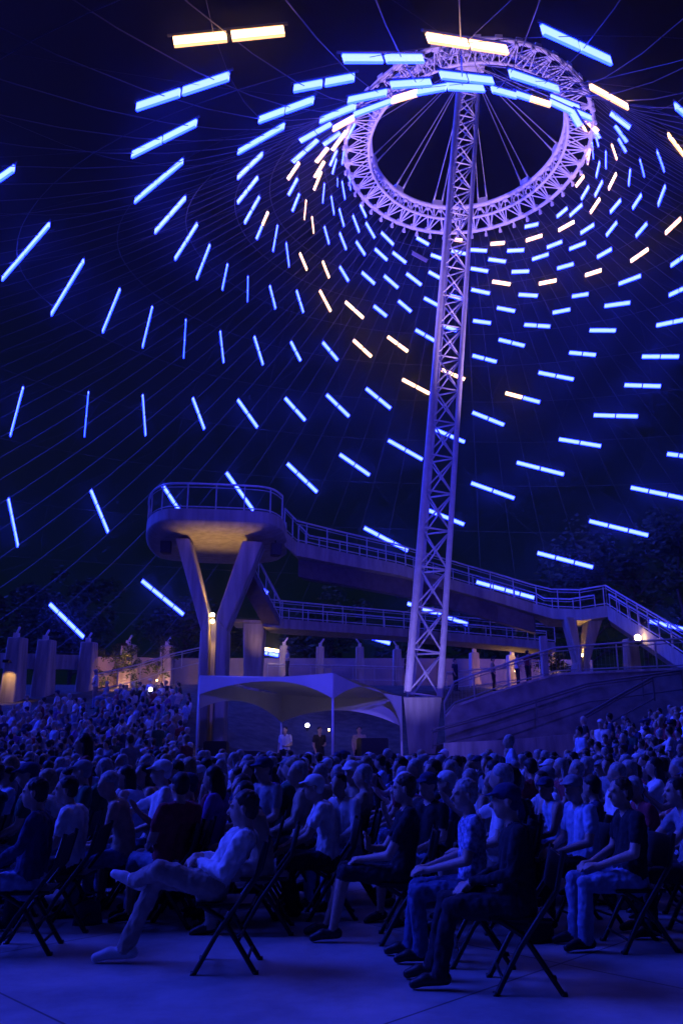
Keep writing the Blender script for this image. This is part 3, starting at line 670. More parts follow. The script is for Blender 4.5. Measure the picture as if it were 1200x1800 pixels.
# ------------------------------------------------------------------ right retaining wall, handrails
RW = [(782, 1262, 35.6), (800, 1243, 35.5), (860, 1222, 35.2), (920, 1203, 35), (980, 1187, 34.8), (1090, 1182, 34), (1215, 1177, 33)]
bm = nb(); rw = [at(*p) for p in RW]; add_strip(bm, rw, 5.0, [Vector((.0, .35, 0))] * 7)
tag(obj('retaining_wall', bm, mat('ribbed_concrete', (.30, .27, .27), .9, noise_s=2, noise_a=.35, bump=.4)), 'dark curved concrete retaining wall right of the mast foot', 'wall')
bm = nb(); rwt = [Vector((p.x, p.y - .06, p.z + .003)) for p in rw]; add_strip(bm, [p + Vector((0, 0, .1)) for p in rwt], .1, [Vector((0, .46, 0))] * 7); tag(obj('wall_coping', bm, PW), 'pale coping strip running along the dark curved retaining wall', 'coping')
DKRAIL = mat('dark_rail', (.12, .12, .13), .5, .3)
MDRAIL = mat('dull_rail', (.30, .30, .32), .5, .3)
g = thing('guard_railing', 'metal guard railing climbing along the retaining wall top', 'railing'); railing('rail_panels', [p + Vector((0, .17, .1)) for p in rw], [.55, .95, .95, 1.0, 1.05, 1.1, 1.15], g, 1.5, True, MDRAIL)
bm = nb(); p = at(963, 1190, 34.9); add_box(bm, (p.x, p.y + .5, p.z + .8), (.28, .28, 1.9)); tag(obj('concrete_post', bm, PW), 'thick square post where the guard railing bends beside the stair', 'post')
g = thing('handrail', 'low thin handrail sloping up across the front of the dark retaining wall', 'handrail')
railing('rails', [at(760, 1316, 33), at(870, 1290, 33), at(1035, 1238, 33), at(1200, 1216, 32)], [.7, .8, .8, .8], g, 4.2, False, DKRAIL)
g = thing('handrail', 'thin handrail beside the crowded right bank below the dark wall', 'handrail')
railing('rails', [at(1030, 1300, 29), at(1090, 1265, 29), at(1150, 1232, 29)], [.8] * 3, g, 3, False, DKRAIL)
bm = nb(); add_strip(bm, [at(780, 1306, 31.5), at(900, 1300, 31.5), at(1010, 1290, 31.5)], 1.5, [Vector((0, .3, 0))] * 3); tag(obj('seat_curb', bm, PW), 'low concrete kerb between the mast foot and right bank', 'kerb')
# hand rails at the left stair
g = thing('stair_railing', 'dark stair handrail rising in front of the lit left wall', 'railing')
railing('rails', [at(165, 1218, 47), at(240, 1200, 48), at(300, 1180, 49), at(350, 1168, 50)], [1.0] * 4, g, 1.3, False)
g = thing('terrace_railing', 'thin dark railing along the terrace above the tent roof', 'railing')
railing('rails', [at(470, 1195, 54), at(600, 1197, 55), at(720, 1200, 55)], [1.0] * 3, g, 1.4, False)
g = thing('terrace_railing', 'thin railing on the terrace right of the mast', 'railing')
railing('rails', [at(785, 1212, 50), at(860, 1205, 50), at(960, 1190, 50)], [1.0] * 3, g, 1.4, False)

# ------------------------------------------------------------------ tent
TENT = thing('canopy_tent', 'pale fabric marquee with arched valances over the mixing area', 'tent')
C0, C1, C2 = at(352, 1187, 27), at(585, 1183, 25), at(704, 1224, 30.5)
def valance(name, A, B, drops, base=None, n=28):
    bm = nb(); top = []; bot = []
    for i in range(n + 1):
        f = i / n; p = A.lerp(B, f) + Vector((0, 0, -.10 * math.sin(math.pi * f) * (A - B).length / 5)); top.append(p); bot.append(Vector((p.x, p.y, drops(f, p))))
    off = (B - A).cross(Vector((0, 0, 1))).normalized() * .03
    for s in (0, 1):
        T = [bm.verts.new(p + off * s) for p in top]; Bm = [bm.verts.new(p + off * s) for p in bot]
        for i in range(n): bm.faces.new((T[i], T[i + 1], Bm[i + 1], Bm[i])).smooth = True
    return obj(name, bm, FABR, TENT, False)
zl = at(352, 1221, 27).z; zc = at(585, 1228, 25).z; zm = at(470, 1199, 26).z
def dl(f, p):
    e = zl + (zc - zl) * f; return e + (zm + .02 - e) * (1 - abs(2 * f - 1) ** 2.2)
valance('front_valance', C0, C1, dl)
zr = at(716, 1305, 30.5).z; zp = at(645, 1208, 27.5).z
def dr_(f, p):
    if f < .45: e = zc; u = 1 - abs(f / .45 - 1) ** 2.0; return e + (zp - e) * u
    u = (f - .45) / .55; return zp + (zr - zp) * (1 - math.sqrt(max(0, 1 - u ** 2.3)))
valance('side_valance', C1, C2, dr_)
C3 = C0 + (C2 - C1) * .95; C3.z = C0.z - .3
bm = nb(); n = 12; PK = (C0 + C1 + C2 + C3) / 4 + Vector((0, 0, .25)); grid = []
for i in range(n + 1):
    row = []
    for j in range(n + 1):
        u, v = i / n, j / n; p = C0.lerp(C1, u).lerp(C3.lerp(C2, u), v); e = min(u, 1 - u, v, 1 - v) * 2
        p.z += .30 * e ** .8 - .10 * math.sin(math.pi * u) * (1 - e); row.append(bm.verts.new(p + Vector((0, 0, -.01))))
    grid.append(row)
for i in range(n):
    for j in range(n): bm.faces.new((grid[i][j], grid[i + 1][j], grid[i + 1][j + 1], grid[i][j + 1])).smooth = True
obj('roof_fabric', bm, FABR, TENT, False)
def dback(f, p): return p.z - .45 - .6 * abs(2 * f - 1) ** 2
valance('back_valance', C3, C2, dback); valance('back_valance', C0, C3, dback)
for c in (C0, C1, C2, C3):
    bm = nb(); q = Vector((c.x, c.y + .06, 0)); add_tube(bm, q, q + Vector((0, 0, c.z - .05)), .04, n=8); add_box(bm, q + Vector((0, 0, .02)), (.4, .4, .04)); obj('pole', bm, WPAINT, TENT)
# mixing area under the tent
bm = nb()
t = thing('mixing_desk', 'dark mixing desk with console under the pale tent', 'mixing desk', (-1.2, 28.2, 0))
add_box(bm, (0, 0, .75), (3.0, .9, .1)); [add_box(bm, (x, 0, .35), (.08, .8, .7)) for x in (-1.4, 0, 1.4)]; obj('table', bm, BLACKP, t)
bm = nb(); add_hexa(bm, [(-1, -.35, .8), (1, -.35, .8), (1, .35, .8), (-1, .35, .8), (-1, -.35, .88), (1, -.35, .88), (1, .35, 1.12), (-1, .35, 1.12)]); obj('console', bm, BLACKP, t)
for i, (x, y, w_, h_) in enumerate(((-3.9, 26.8, .7, 1.5), (-2.9, 27.1, .8, 1.2), (1.0, 27.8, .9, 1.6))):
    t = thing('equipment_case', 'black flight case ' + ['beside left tent pole', 'second from the left under the tent', 'right of the tent centre pole'][i], 'case', (x, y, 0), .1 * i, 'flight cases under the tent')
    bm = nb(); add_box(bm, (0, 0, .1 + h_ / 2), (w_, .7, h_)); bmesh.ops.bevel(bm, geom=bm.edges[:], offset=.03, segments=2, affect='EDGES'); obj('body', bm, BLACKP, t)
    bm = nb(); [add_tube(bm, (a * w_ * .4, b * .28, .05), (a * w_ * .4 + .03, b * .28, .05), .05, n=8) for a in (-1, 1) for b in (-1, 1)]; obj('castors', bm, BLACKM, t)
g = thing('crowd_barrier', 'low metal barrier railing in front of the mixing desk under the tent', 'barrier')
railing('rails', [Vector((-4.6, 24.2, 0)), Vector((-.3, 23.8, 0)), Vector((3.2, 26, 0))], [1.15] * 3, g, 1.6)

# ------------------------------------------------------------------ lamps in view
lamp_fixture('floodlight', 'bright floodlight beside the stair at far right', at(1120, 1121, 39.2), .15, LAMPW, 260, (1, .8, .45), cat='floodlight')
lamp_fixture('globe_lamp', 'glowing white globe lamp right of the tall forked pier', at(400, 1163, 50), .13, LAMPC, 30, (.9, .7, 1))
lamp_fixture('globe_lamp', 'glowing white globe lamp among the crowd on the left bank', at(265, 1212, 40), .10, LAMPC, 25, (.9, .7, 1))
lamp_fixture('work_lamp', 'glowing round white work lamp under the pale tent', at(540, 1275, 29), .07, LAMPC, 12, (.9, .7, 1))
lamp_fixture('work_lamp', 'tiny amber lamp right of the tent centre pole', at(578, 1283, 29), .035, LAMPW, 1.5, WARM)
lamp_fixture('path_light', 'warm path lamp throwing a yellow streak beside the wedge pier', at(458, 1136, 54), .16, LAMPW, 160, WARM)
bm = nb(); add_strip(bm, [at(462, 1138, 54), at(489, 1142, 54)], .14, [Vector((0, .2, 0))] * 2); tag(obj('glow_streak', bm, LAMPW), 'short glowing strip standing in for the yellow lamp streak right of the wedge pier', 'lamp streak')  # emissive strip stands in for the streak floodlit by the lamp
lamp_fixture('path_light', 'dim warm path lamp by the left shrub at the lit wall', at(212, 1206, 50), .03, LAMPW, 12, WARM)
lamp_fixture('path_light', 'low warm stair lamp right of the warm-lit left pier', at(276, 1196, 51), .04, LAMPW, 40, WARM)
lamp_fixture('path_light', 'small warm terrace lamp beside warm-lit pier right of mast', at(905, 1180, 53), .05, LAMPW, 60, WARM)
lamp_fixture('path_light', 'warm lamp under the glowing bush left of the right forked pier', at(985, 1180, 53.5), .06, LAMPW, 140, WARM)
# unseen spots without fixtures, added to brighten mast, ring, tent, piers and walls
def wash(loc, aim, e, col, ang):
    L = bpy.data.lights.new('added_wash', 'SPOT'); L.energy = e; L.color = col; L.spot_size = R(ang); L.spot_blend = 1; L.shadow_soft_size = .3
    lo = bpy.data.objects.new('added_wash', L); COL.objects.link(lo); lo.location = loc; lo.rotation_euler = (-(Vector(aim) - Vector(loc))).to_track_quat('Z', 'Y').to_euler()
wash((-14, 28, 9), MB_.lerp(MT_, .85), 60000, (.60, .38, 1.0), 40)
wash((12, 39, 9.5), RC, 24000, (.66, .42, 1.0), 50)
wash((1, -2, 8), MB_ + Vector((-2, 0, 5)), 30000, (.07, .05, 1.0), 40)
wash((-2, 0, 8), Vector((-17, 46, 6)), 9000, (.06, .05, 1.0), 26)
wash((1.9, 34.6, .7), MB_ + Vector((0, 0, 2)), 1400, (.34, .26, 1.0), 46)
wash((11, 8, 7), at(690, 1250, 33), 11000, (.16, .12, 1.0), 17)
for px, Y, e in ((190, 47.5, 420), (270, 50, 300), (870, 53, 420), (950, 52, 320)):
    p = at(px, 1205, Y); wash(p, p + Vector((0, 5, 1.2)), e * (.8 if px < 500 else .45), (1, .42, .30), 110)
p = at(446, 1175, 46.2); wash(p, p + Vector((0, .6, 5)), 160, WARM, 70)
# ------------------------------------------------------------------ vegetation
LEAF = [mat('leaf_a', (.045, .08, .018), .8), mat('leaf_b', (.07, .11, .02), .8), mat('leaf_c', (.03, .06, .012), .8)]
BARK = mat('bark', (.10, .07, .05), .9, noise_s=8, noise_a=.4)
def tree(name, label, cat, base, H, rad, nleaf, lm, seed, leaf=.16, trunk=.14, low=.25, group=None):
    rnd = random.Random(seed); t = thing(name, label, cat, base, 0, group)
    bm = nb(); limbs = []; add_path(bm, [(0, 0, -.3), (.05 * H * .1, 0, H * .3), (-.03 * H, .02 * H, H * .6), (0, 0, H * .9)], lambda f: trunk * (1 - .8 * f), 7)
    for i in range(9):
        a = rnd.uniform(0, 6.28); z = H * rnd.uniform(low, .7); e = Vector((math.cos(a) * rad * rnd.uniform(.5, .95), math.sin(a) * rad * rnd.uniform(.5, .95), z + H * rnd.uniform(.08, .28)))
        m_ = Vector((0, 0, z)).lerp(e, .5) + Vector((0, 0, .04 * H)); add_path(bm, [Vector((0, 0, z)), m_, e], lambda f: trunk * .4 * (1 - .7 * f), 5); limbs.append(e)
    obj('trunk', bm, BARK, t)
    limbs.append(Vector((0, 0, H * .93))); bm = nb()
    cl = []
    for e in limbs:
        for _ in range(4): cl.append((e + Vector((rnd.gauss(0, 1), rnd.gauss(0, 1), rnd.gauss(0, .8))) * rad * .28, rad * rnd.uniform(.16, .34)))
    for i in range(nleaf):
        c, r = rnd.choice(cl); v = Vector((rnd.gauss(0, 1), rnd.gauss(0, 1), rnd.gauss(0, .8))); v = v.normalized() * r * rnd.uniform(.5, 1.1); p = c + v
        if p.z < H * low * .6: continue
        q = Vector((rnd.gauss(0, 1), rnd.gauss(0, 1), rnd.gauss(0, 1))).to_track_quat('Z', 'Y'); s = leaf * rnd.uniform(.6, 1.4)
        f = bm.faces.new([bm.verts.new(p + q @ Vector(k) * s) for k in ((-.5, 0, 0), (0, -.3, .05), (.6, 0, 0), (0, .3, .05))]); f.material_index = rnd.randrange(len(lm))
    obj('crown', bm, lm, t, False); return t
for i, (px, Y, H, rad) in enumerate(((1030, 72, 13, 4.5), (1130, 70, 15, 5), (1210, 66, 15, 5), (130, 70, 10, 4), (330, 72, 9, 4), (580, 74, 9, 4), (45, 66, 9, 4), (770, 76, 9, 4.2), (910, 74, 10, 4.2))):
    x = (px - 600) / FPX * Y * 1.0; tree('broadleaf_tree', 'dark leafy tree beyond the perimeter, ' + ['left of the three at far right', 'middle of the three at far right', 'at the right edge', 'above left tie beam', 'behind slim pier left of platform', 'above the tent', 'at far left edge', 'just right of the mast', 'behind warm-lit pier right of mast'][i], 'tree', (x, Y, 4.6), H, rad, 2600, LEAF, 50 + i, .42, .3, .22, 'trees beyond the perimeter')
tree('shrub', 'leafy shrub against the warm-lit wall left of a lit pier', 'shrub', tuple(at(200, 1212, 50)), 2.4, 1.1, 1500, LEAF, 3, .13, .05, .1)
tree('shrub', 'narrow yellow-green shrub beside the slim pier left of the tall forked pier', 'shrub', tuple(at(284, 1206, 51)), 3.0, .7, 900, LEAF, 4, .13, .05, .1)
tree('shrub', 'golden-lit round bush on the terrace left of the right forked pier', 'shrub', tuple(at(972, 1200, 52.8)), 2.1, 1.2, 2200, LEAF, 5, .13, .05, .1)

# ------------------------------------------------------------------ people
TS = bpy.data.scenes.new('workshop')
def evalmesh(o):
    with bpy.context.temp_override(scene=TS, view_layer=TS.view_layers[0]):
        dg = bpy.context.evaluated_depsgraph_get()
        me = bpy.data.meshes.new_from_object(o.evaluated_get(dg))
    return me
SK = mat('skin', (.50, .33, .25), .55, noise_s=25, noise_a=.15)
def cloth(n, c, a=.22): return mat(n, c, .9, noise_s=14, noise_a=a, bump=.5)
TOPS = {'white': cloth('white_cotton', (.72, .72, .74)), 'pale blue': cloth('pale_blue_cotton', (.40, .52, .72)), 'grey': cloth('grey_cotton', (.26, .27, .30)), 'black': cloth('black_cotton', (.015, .015, .02)), 'navy': cloth('navy_cotton', (.02, .03, .10)),
        'dark red': cloth('red_cotton', (.28, .04, .05)), 'dark green': cloth('green_cotton', (.03, .10, .07)), 'tan': cloth('tan_cotton', (.42, .33, .24)), 'purple': cloth('purple_cotton', (.25, .12, .40))}
PANTS = {'jeans': cloth('denim', (.08, .12, .24), .35), 'dark trousers': cloth('dark_trousers', (.02, .02, .03)), 'khaki trousers': cloth('khaki_cloth', (.36, .30, .26)), 'light jeans': cloth('light_denim', (.22, .30, .48), .3)}
HAIRS = {'dark': mat('dark_hair', (.015, .011, .01), .6, noise_s=40, noise_a=.5), 'brown': mat('brown_hair', (.07, .04, .025), .6, noise_s=40, noise_a=.5), 'grey': mat('grey_hair', (.40, .39, .40), .6, noise_s=40, noise_a=.4), 'blond': mat('blond_hair', (.36, .26, .15), .6, noise_s=40, noise_a=.4)}
SHOE = {'dark': mat('dark_shoe', (.02, .018, .018), .5), 'white': mat('white_shoe', (.65, .65, .68), .5)}
V = Vector
def base_pose(**k):
    """local frame: +X forward, +Y left, Z up, seat 0.45"""
    lean = k.get('lean', -.06); bend = k.get('bend', 0); j = {}
    j['pel'] = V((0, 0, .54)); j['waist'] = V((lean * .5, 0, .74)); j['chest'] = V((lean * 1.1 + bend * .5, 0, .93)); j['neck'] = V((lean * 1.3 + bend, 0, 1.085 - abs(bend) * .25)); j['head'] = j['neck'] + V((.035 + bend * .3, 0, .135 - abs(bend) * .1))
    for s, n in ((1, 'L'), (-1, 'R')):
        j['hip' + n] = V((.02, .10 * s, .52)); j['knee' + n] = V((.44, .13 * s, .51)); j['ank' + n] = V((.46, .13 * s, .09)); j['toe' + n] = V((.63, .15 * s, .035))
        j['sh' + n] = j['neck'] + V((-.01, .175 * s, -.055)); j['el' + n] = j['sh' + n] + V((.07, .05 * s, -.27)); j['wr' + n] = V((.30, .08 * s, .64)); j['ha' + n] = V((.38, .05 * s, .63))
    for a, b in k.get('j', {}).items(): j[a] = V(b)
    return j
def capsule(bm, a, b, ra, rb, n=12):
    a, b = V(a), V(b); add_tube(bm, a, b, ra, rb, n); add_ell(bm, a, (ra,) * 3, u=n, v=8); add_ell(bm, b, (rb,) * 3, u=n, v=8)
def make_body(j, voxel, mats, sleeve='short', legs='long', fingers=False, seed=0, headturn=0, fat=1.0, skirt=False):
    """one continuous surface grown from overlapping tapered volumes, then voxel-joined; materials 0 skin 1 top 2 legs 3 shoe"""
    bm = nb(); prim = []
    def C(a, b, ra, rb, m): capsule(bm, a, b, ra, rb); prim.append((V(a), V(b), ra, rb, m))
    def E(c, r, m, rot=None): add_ell(bm, c, r, rot); prim.append((V(c), V(c), sum(r) / 3, sum(r) / 3, m))
    sh = .175
    for s in (-1, 1):
        C(j['pel'] + V((0, .07 * s, -.005)), j['waist'] + V((0, .045 * s, 0)), .115 * fat, .105 * fat, 1 if s else 1)
        C(j['waist'] + V((0, .05 * s, 0)), j['chest'] + V((0, .075 * s, .02)), .105 * fat, .112, 1)
        C(j['chest'] + V((0, .07 * s, .03)), j['neck'] + V((-.01, .07 * s, -.07)), .11, .072, 1)
    C(j['pel'] + V((0, -.06, -.02)), j['pel'] + V((0, .06, -.02)), .125 * fat, .125 * fat, 2)
    C(j['neck'] + V((-.01, -.09, -.045)), j['neck'] + V((-.01, .09, -.045)), .055, .055, 1)
    C(j['neck'] + V((-.005, 0, -.05)), j['head'] + V((-.015, 0, -.03)), .056, .052, 0)
    hr = Matrix.Rotation(headturn, 3, 'Z'); H = j['head']
    def hp(x, y, z): return H + hr @ V((x, y, z))
    E(hp(-.01, 0, .045), (.098, .078, .092), 0, hr); E(hp(.018, 0, -.02), (.078, .064, .095), 0, hr); C(hp(.05, 0, -.075), hp(.02, 0, -.07), .032, .045, 0)
    if voxel < .03:
        C(hp(.092, 0, .02), hp(.112, 0, -.018), .009, .016, 0); C(hp(.088, -.035, .034), hp(.088, .035, .034), .011, .011, 0)
        C(hp(.086, -.022, -.047), hp(.086, .022, -.047), .009, .009, 0)
        for s in (-1, 1):
            C(hp(-.005, .079 * s, .02), hp(-.012, .083 * s, -.015), .016, .012, 0)
    for s, n in ((1, 'L'), (-1, 'R')):
        sl = {'short': .55, 'long': 1, 'none': 0}[sleeve]
        a, e, w_, h = j['sh' + n], j['el' + n], j['wr' + n], j['ha' + n]
        C(a, a.lerp(e, .62), .062, .055 if sleeve != 'none' else .047, 1 if sleeve != 'none' else 0); C(a.lerp(e, .5), e, .047, .042, 1 if sleeve == 'long' else 0)
        C(e, w_, .042 + (.006 if sleeve == 'long' else 0), .027 + (.008 if sleeve == 'long' else 0), 1 if sleeve == 'long' else 0)
        d = (h - w_).normalized(); C(w_, h - d * .01, .028, .034, 0)
        if fingers:
            side = d.cross(V((0, 0, 1))).normalized() if abs(d.z) < .9 else V((0, 1, 0)); dn = side.cross(d)
            if dn.z > 0: dn = -dn
            for q, (o, L) in enumerate(((-.03, .062), (-.01, .072), (.01, .068), (.029, .052))):
                p0 = h + side * o; p1 = p0 + d * L * .55 + dn * .012; p2 = p1 + d * L * .35 + dn * .028; C(p0, p1, .0105, .0098, 0); C(p1, p2, .0098, .008, 0)
            p0 = w_.lerp(h, .5) + side * (-.03 * s); p1 = p0 + d * .035 + side * (-.025 * s) + dn * .01; C(p0, p1, .0125, .0105, 0); C(p1, p1 + d * .03 + dn * .012, .0105, .009, 0)
        else: C(h, h + d * .07 + V((0, 0, -.02)), .03, .02, 0)
        hp_, k, an, to = j['hip' + n], j['knee' + n], j['ank' + n], j['toe' + n]
        C(hp_, k, .098 * fat, .068, 2)
        lm = 2 if legs == 'long' else 0; up = (an - k)
        if legs == 'short': C(k, k + up * .08, .07, .066, 2)
        C(k, k.lerp(an, .35), .060, .058 if lm == 0 else .064, lm); C(k.lerp(an, .35), an, .057 if lm == 0 else .064, .036 if lm == 0 else .058, lm)
        fd = (to - an); C(an + V((0, 0, -.03)) - V((fd.x, fd.y, 0)) * .25, an + fd * .6, .042, .042, 3); C(an + fd * .5, to, .042, .032, 3)
    tmp = bpy.data.meshes.new('t'); bm.to_mesh(tmp); bm.free(); to_ = bpy.data.objects.new('t', tmp); TS.collection.objects.link(to_)
    md = to_.modifiers.new('r', 'REMESH'); md.mode = 'VOXEL'; md.voxel_size = voxel; md.use_smooth_shade = True
    ms = to_.modifiers.new('s', 'SMOOTH'); ms.factor = .5; ms.iterations = 3 if voxel < .03 else 1
    me = evalmesh(to_); bpy.data.objects.remove(to_); bpy.data.meshes.remove(tmp)
    me.name = 'body'; me.materials.clear()
    for m in mats: me.materials.append(m)
    nf = len(me.polygons); cen = np.empty(nf * 3); me.polygons.foreach_get('center', cen); cen = cen.reshape(-1, 3)
    best = np.full(nf, 9e9); mi = np.zeros(nf, dtype=np.int32)
    for (A, B, ra, rb, m) in prim:
        a_ = np.array(A); d = np.array(B) - a_; l2 = float((d * d).sum()); t = np.zeros(nf) if l2 < 1e-9 else np.clip(((cen - a_) * d).sum(1) / l2, 0, 1)
        q = np.sqrt(((cen - a_ - t[:, None] * d) ** 2).sum(1)) - (ra + (rb - ra) * t); k = q < best; best[k] = q[k]; mi[k] = m
    me.polygons.foreach_set('material_index', mi); me.polygons.foreach_set('use_smooth', np.ones(nf, dtype=bool))
    if voxel < .03:
        vm = {}
        for f in me.polygons:
            for v in f.vertices: vm[v] = max(vm.get(v, 0), f.material_index)
        nr = [v.normal.copy() for v in me.vertices]; co = [v.co.copy() for v in me.vertices]; out = []
        for i, p in enumerate(co):
            if vm.get(i) in (1, 2): p = p + nr[i] * (.013 * noise.noise(V((p.x * 11 + seed, p.y * 11, p.z * 7))) + .008 * noise.noise(V((p.x * 30, p.y * 30 + seed, p.z * 22))))
            out.extend(p)
        me.vertices.foreach_set('co', out)
    return me
def make_hair(j, kind, voxel, headturn=0, seed=0):
    bm = nb(); H = j['head']; hr = Matrix.Rotation(headturn, 3, 'Z')
    def hp(x, y, z): return H + hr @ V((x, y, z))
    if kind in ('short', 'long', 'bun'):
        add_ell(bm, hp(-.022, 0, .062), (.098, .087, .088), hr); add_ell(bm, hp(-.05, 0, .015), (.066, .080, .085), hr)
    if kind == 'long': capsule(bm, hp(-.055, 0, .02), hp(-.075, 0, -.16), .078, .07); [capsule(bm, hp(-.02, .062 * s, .03), hp(-.04, .075 * s, -.16), .034, .035) for s in (-1, 1)]
    if kind == 'bun': add_ell(bm, hp(-.13, 0, .05), (.045, .045, .045))
    if kind == 'cap':
        add_ell(bm, hp(-.012, 0, .066), (.108, .090, .080), hr); g = hr; P = [hp(.07 + .09 * math.cos(a) * 1.0, .075 * math.sin(a), .062 - .02 * math.cos(a)) for a in [R(x) for x in range(-90, 91, 18)]]
        prism(bm, [p for p in P], (0, 0, .014)); add_ell(bm, hp(-.05, 0, .0), (.055, .076, .06), hr)
    tmp = bpy.data.meshes.new('t'); bm.to_mesh(tmp); bm.free(); to_ = bpy.data.objects.new('t', tmp); TS.collection.objects.link(to_)
    md = to_.modifiers.new('r', 'REMESH'); md.mode = 'VOXEL'; md.voxel_size = min(voxel, .028) if kind != 'cap' else min(voxel, .012 if voxel < .03 else .022); ms = to_.modifiers.new('s', 'SMOOTH'); ms.iterations = 1
    me = evalmesh(to_); bpy.data.objects.remove(to_); bpy.data.meshes.remove(tmp)
    for f in me.polygons: f.use_smooth = True
    if kind != 'cap' and voxel < .03:
        nr = [v.normal.copy() for v in me.vertices]; co = [v.co.copy() for v in me.vertices]; out = []
        for i, p in enumerate(co): out.extend(p + nr[i] * (.009 * noise.noise(V((p.x * 60 + seed, p.y * 60, p.z * 18)))))
        me.vertices.foreach_set('co', out)
    me.name = 'hair'; me.materials.clear(); return me
def slotmats(o, ms):
    for i, m in enumerate(ms):
        if i < len(o.material_slots): o.material_slots[i].link = 'OBJECT'; o.material_slots[i].material = m
def add_person(label, loc, rz, bodyme, hairme, hairkind, mats, hairmat, group=None, sc_=1.0):
    t = bpy.data.objects.new('person', None); COL.objects.link(t); t.location = loc; t.rotation_euler = (0, 0, rz); t.scale = (sc_,) * 3; t.empty_display_size = .1
    tag(t, label, 'person', group)
    b = bpy.data.objects.new('body', bodyme); COL.objects.link(b); b.parent = t; slotmats(b, mats)
    if hairme:
        h = bpy.data.objects.new('cap' if hairkind == 'cap' else 'hair', hairme); COL.objects.link(h); h.parent = t
        if len(h.data.materials) == 0: h.data.materials.append(hairmat)
        slotmats(h, [hairmat])
    return t
# folding chair, local +X is forward
def make_chair(label, loc, rz):
    t = thing('folding_chair', label, 'chair', loc, rz, 'black folding chairs')
    for s in (-1, 1):
        y = .22 * s; bm = nb(); add_path(bm, [(-.30, y, .86), (-.24, y, .62), (-.09, y, .42), (.02, y, .27), (.18, y, .0)], .019, 6); add_tube(bm, (.165, y, .0), (.20, y, .0), .026, n=6); obj('leg', bm, BLACKM, t)
        bm = nb(); add_path(bm, [(.13, y * .9, .43), (-.02, y * .9, .34), (-.25, y * .9, 0)], .019, 6); add_tube(bm, (-.235, y * .9, 0), (-.27, y * .9, 0), .026, n=6); obj('leg', bm, BLACKM, t)
    for A_, B_ in (((.13, -.22, .09), (.13, .22, .09)), ((-.19, -.2, .09), (-.19, .2, .09)), ((-.12, -.2, .2), (-.12, .2, .2))):
        bm = nb(); add_tube(bm, A_, B_, .011, n=6); obj('crossbar', bm, BLACKM, t)
    bm = nb(); add_box(bm, (-.01, 0, .435), (.42, .41, .03)); bmesh.ops.bevel(bm, geom=bm.edges[:], offset=.014, segments=2, affect='EDGES'); obj('seat', bm, BLACKP, t)
    bm = nb(); add_hexa(bm, [(-.245, -.215, .60), (-.225, -.215, .60), (-.225, .215, .60), (-.245, .215, .60), (-.30, -.215, .84), (-.28, -.215, .84), (-.28, .215, .84), (-.30, .215, .84)]); bmesh.ops.bevel(bm, geom=bm.edges[:], offset=.008, segments=2, affect='EDGES'); obj('backrest', bm, BLACKP, t)
    return t
chair0 = None
def chair(label, loc, rz):
    global chair0
    if chair0 is None: chair0 = make_chair(label, loc, rz); return chair0
    return dup(chair0, loc, rz, label)
def gx(px, Y): return (px - 600) / FPX * Y * .935   # ground-level x for a photo column
FACE = math.pi
# --- the people one can make out in front
NEAR = []
def rez(Y): return .0095 if Y < 9 else .014
def near_person(label, px, Y, rz, pose, top, pants, hair, hk, sleeve='short', legs='long', shoe='dark', turn=0, fat=1.0, ch=None, sc_=.95, z=0, chz=None):
    j = base_pose(**pose); me = make_body(j, rez(Y), [SK, TOPS['white'], PANTS['jeans'], SHOE['dark']], sleeve, legs, Y < 9, px, turn, fat)
    hm = make_hair(j, hk, .012, turn, px) if hk else None
    x = gx(px, Y)
    add_person(label, (x, Y, z), rz, me, hm, hk, [SK, TOPS[top] if isinstance(top, str) else top, PANTS[pants], SHOE[shoe]], hair if not isinstance(hair, str) else HAIRS[hair], None, sc_)
    if ch: chair(ch, (x, Y, 0), rz if chz is None else chz)
    NEAR.append((x, Y))
near_person('person in dark top and pale trousers seated at the far left front', 58, 7.1, R(186), dict(bend=.05, j={'elL': (.05, .24, .80), 'wrL': (.28, .14, .66)}), 'navy', 'light jeans', 'dark', 'short', 'long', ch='black folding chair at the far left front', fat=1.12)
near_person('person in white t-shirt seated behind the far-left one', 125, 7.9, R(180), dict(bend=.10, j={'elR': (.03, -.25, .80), 'wrR': (.06, -.2, .58), 'haR': (.1, -.2, .52)}), 'white', 'dark trousers', 'dark', 'short', turn=.2, ch='black folding chair under the person in white t-shirt')
near_person('reclining person in pale shirt, ankle crossed on knee, white sneaker forward', 400, 6.6, R(181), dict(lean=-.17, j={
    'pel': (.10, 0, .53), 'waist': (.02, 0, .66), 'chest': (-.07, 0, .78), 'neck': (-.14, 0, .91), 'head': (-.11, 0, 1.04), 'shL': (-.13, .17, .86), 'shR': (-.13, -.17, .86),
    'hipL': (.08, .1, .53), 'hipR': (.08, -.1, .53), 'kneeL': (.46, .16, .66), 'ankL': (.66, -.03, .56), 'toeL': (.82, -.06, .60), 'kneeR': (.52, -.10, .56), 'ankR': (.72, -.12, .10), 'toeR': (.93, -.12, .035),
    'elL': (.0, .25, .66), 'wrL': (.19, .04, .69), 'haL': (.25, -.02, .69), 'elR': (.0, -.24, .66), 'wrR': (.18, -.04, .72), 'haR': (.23, .03, .72)}), 'white', 'khaki trousers', 'brown', 'short', 'long', shoe='white', sc_=1.02, ch='black folding chair under the reclining person in pale shirt', fat=.95)
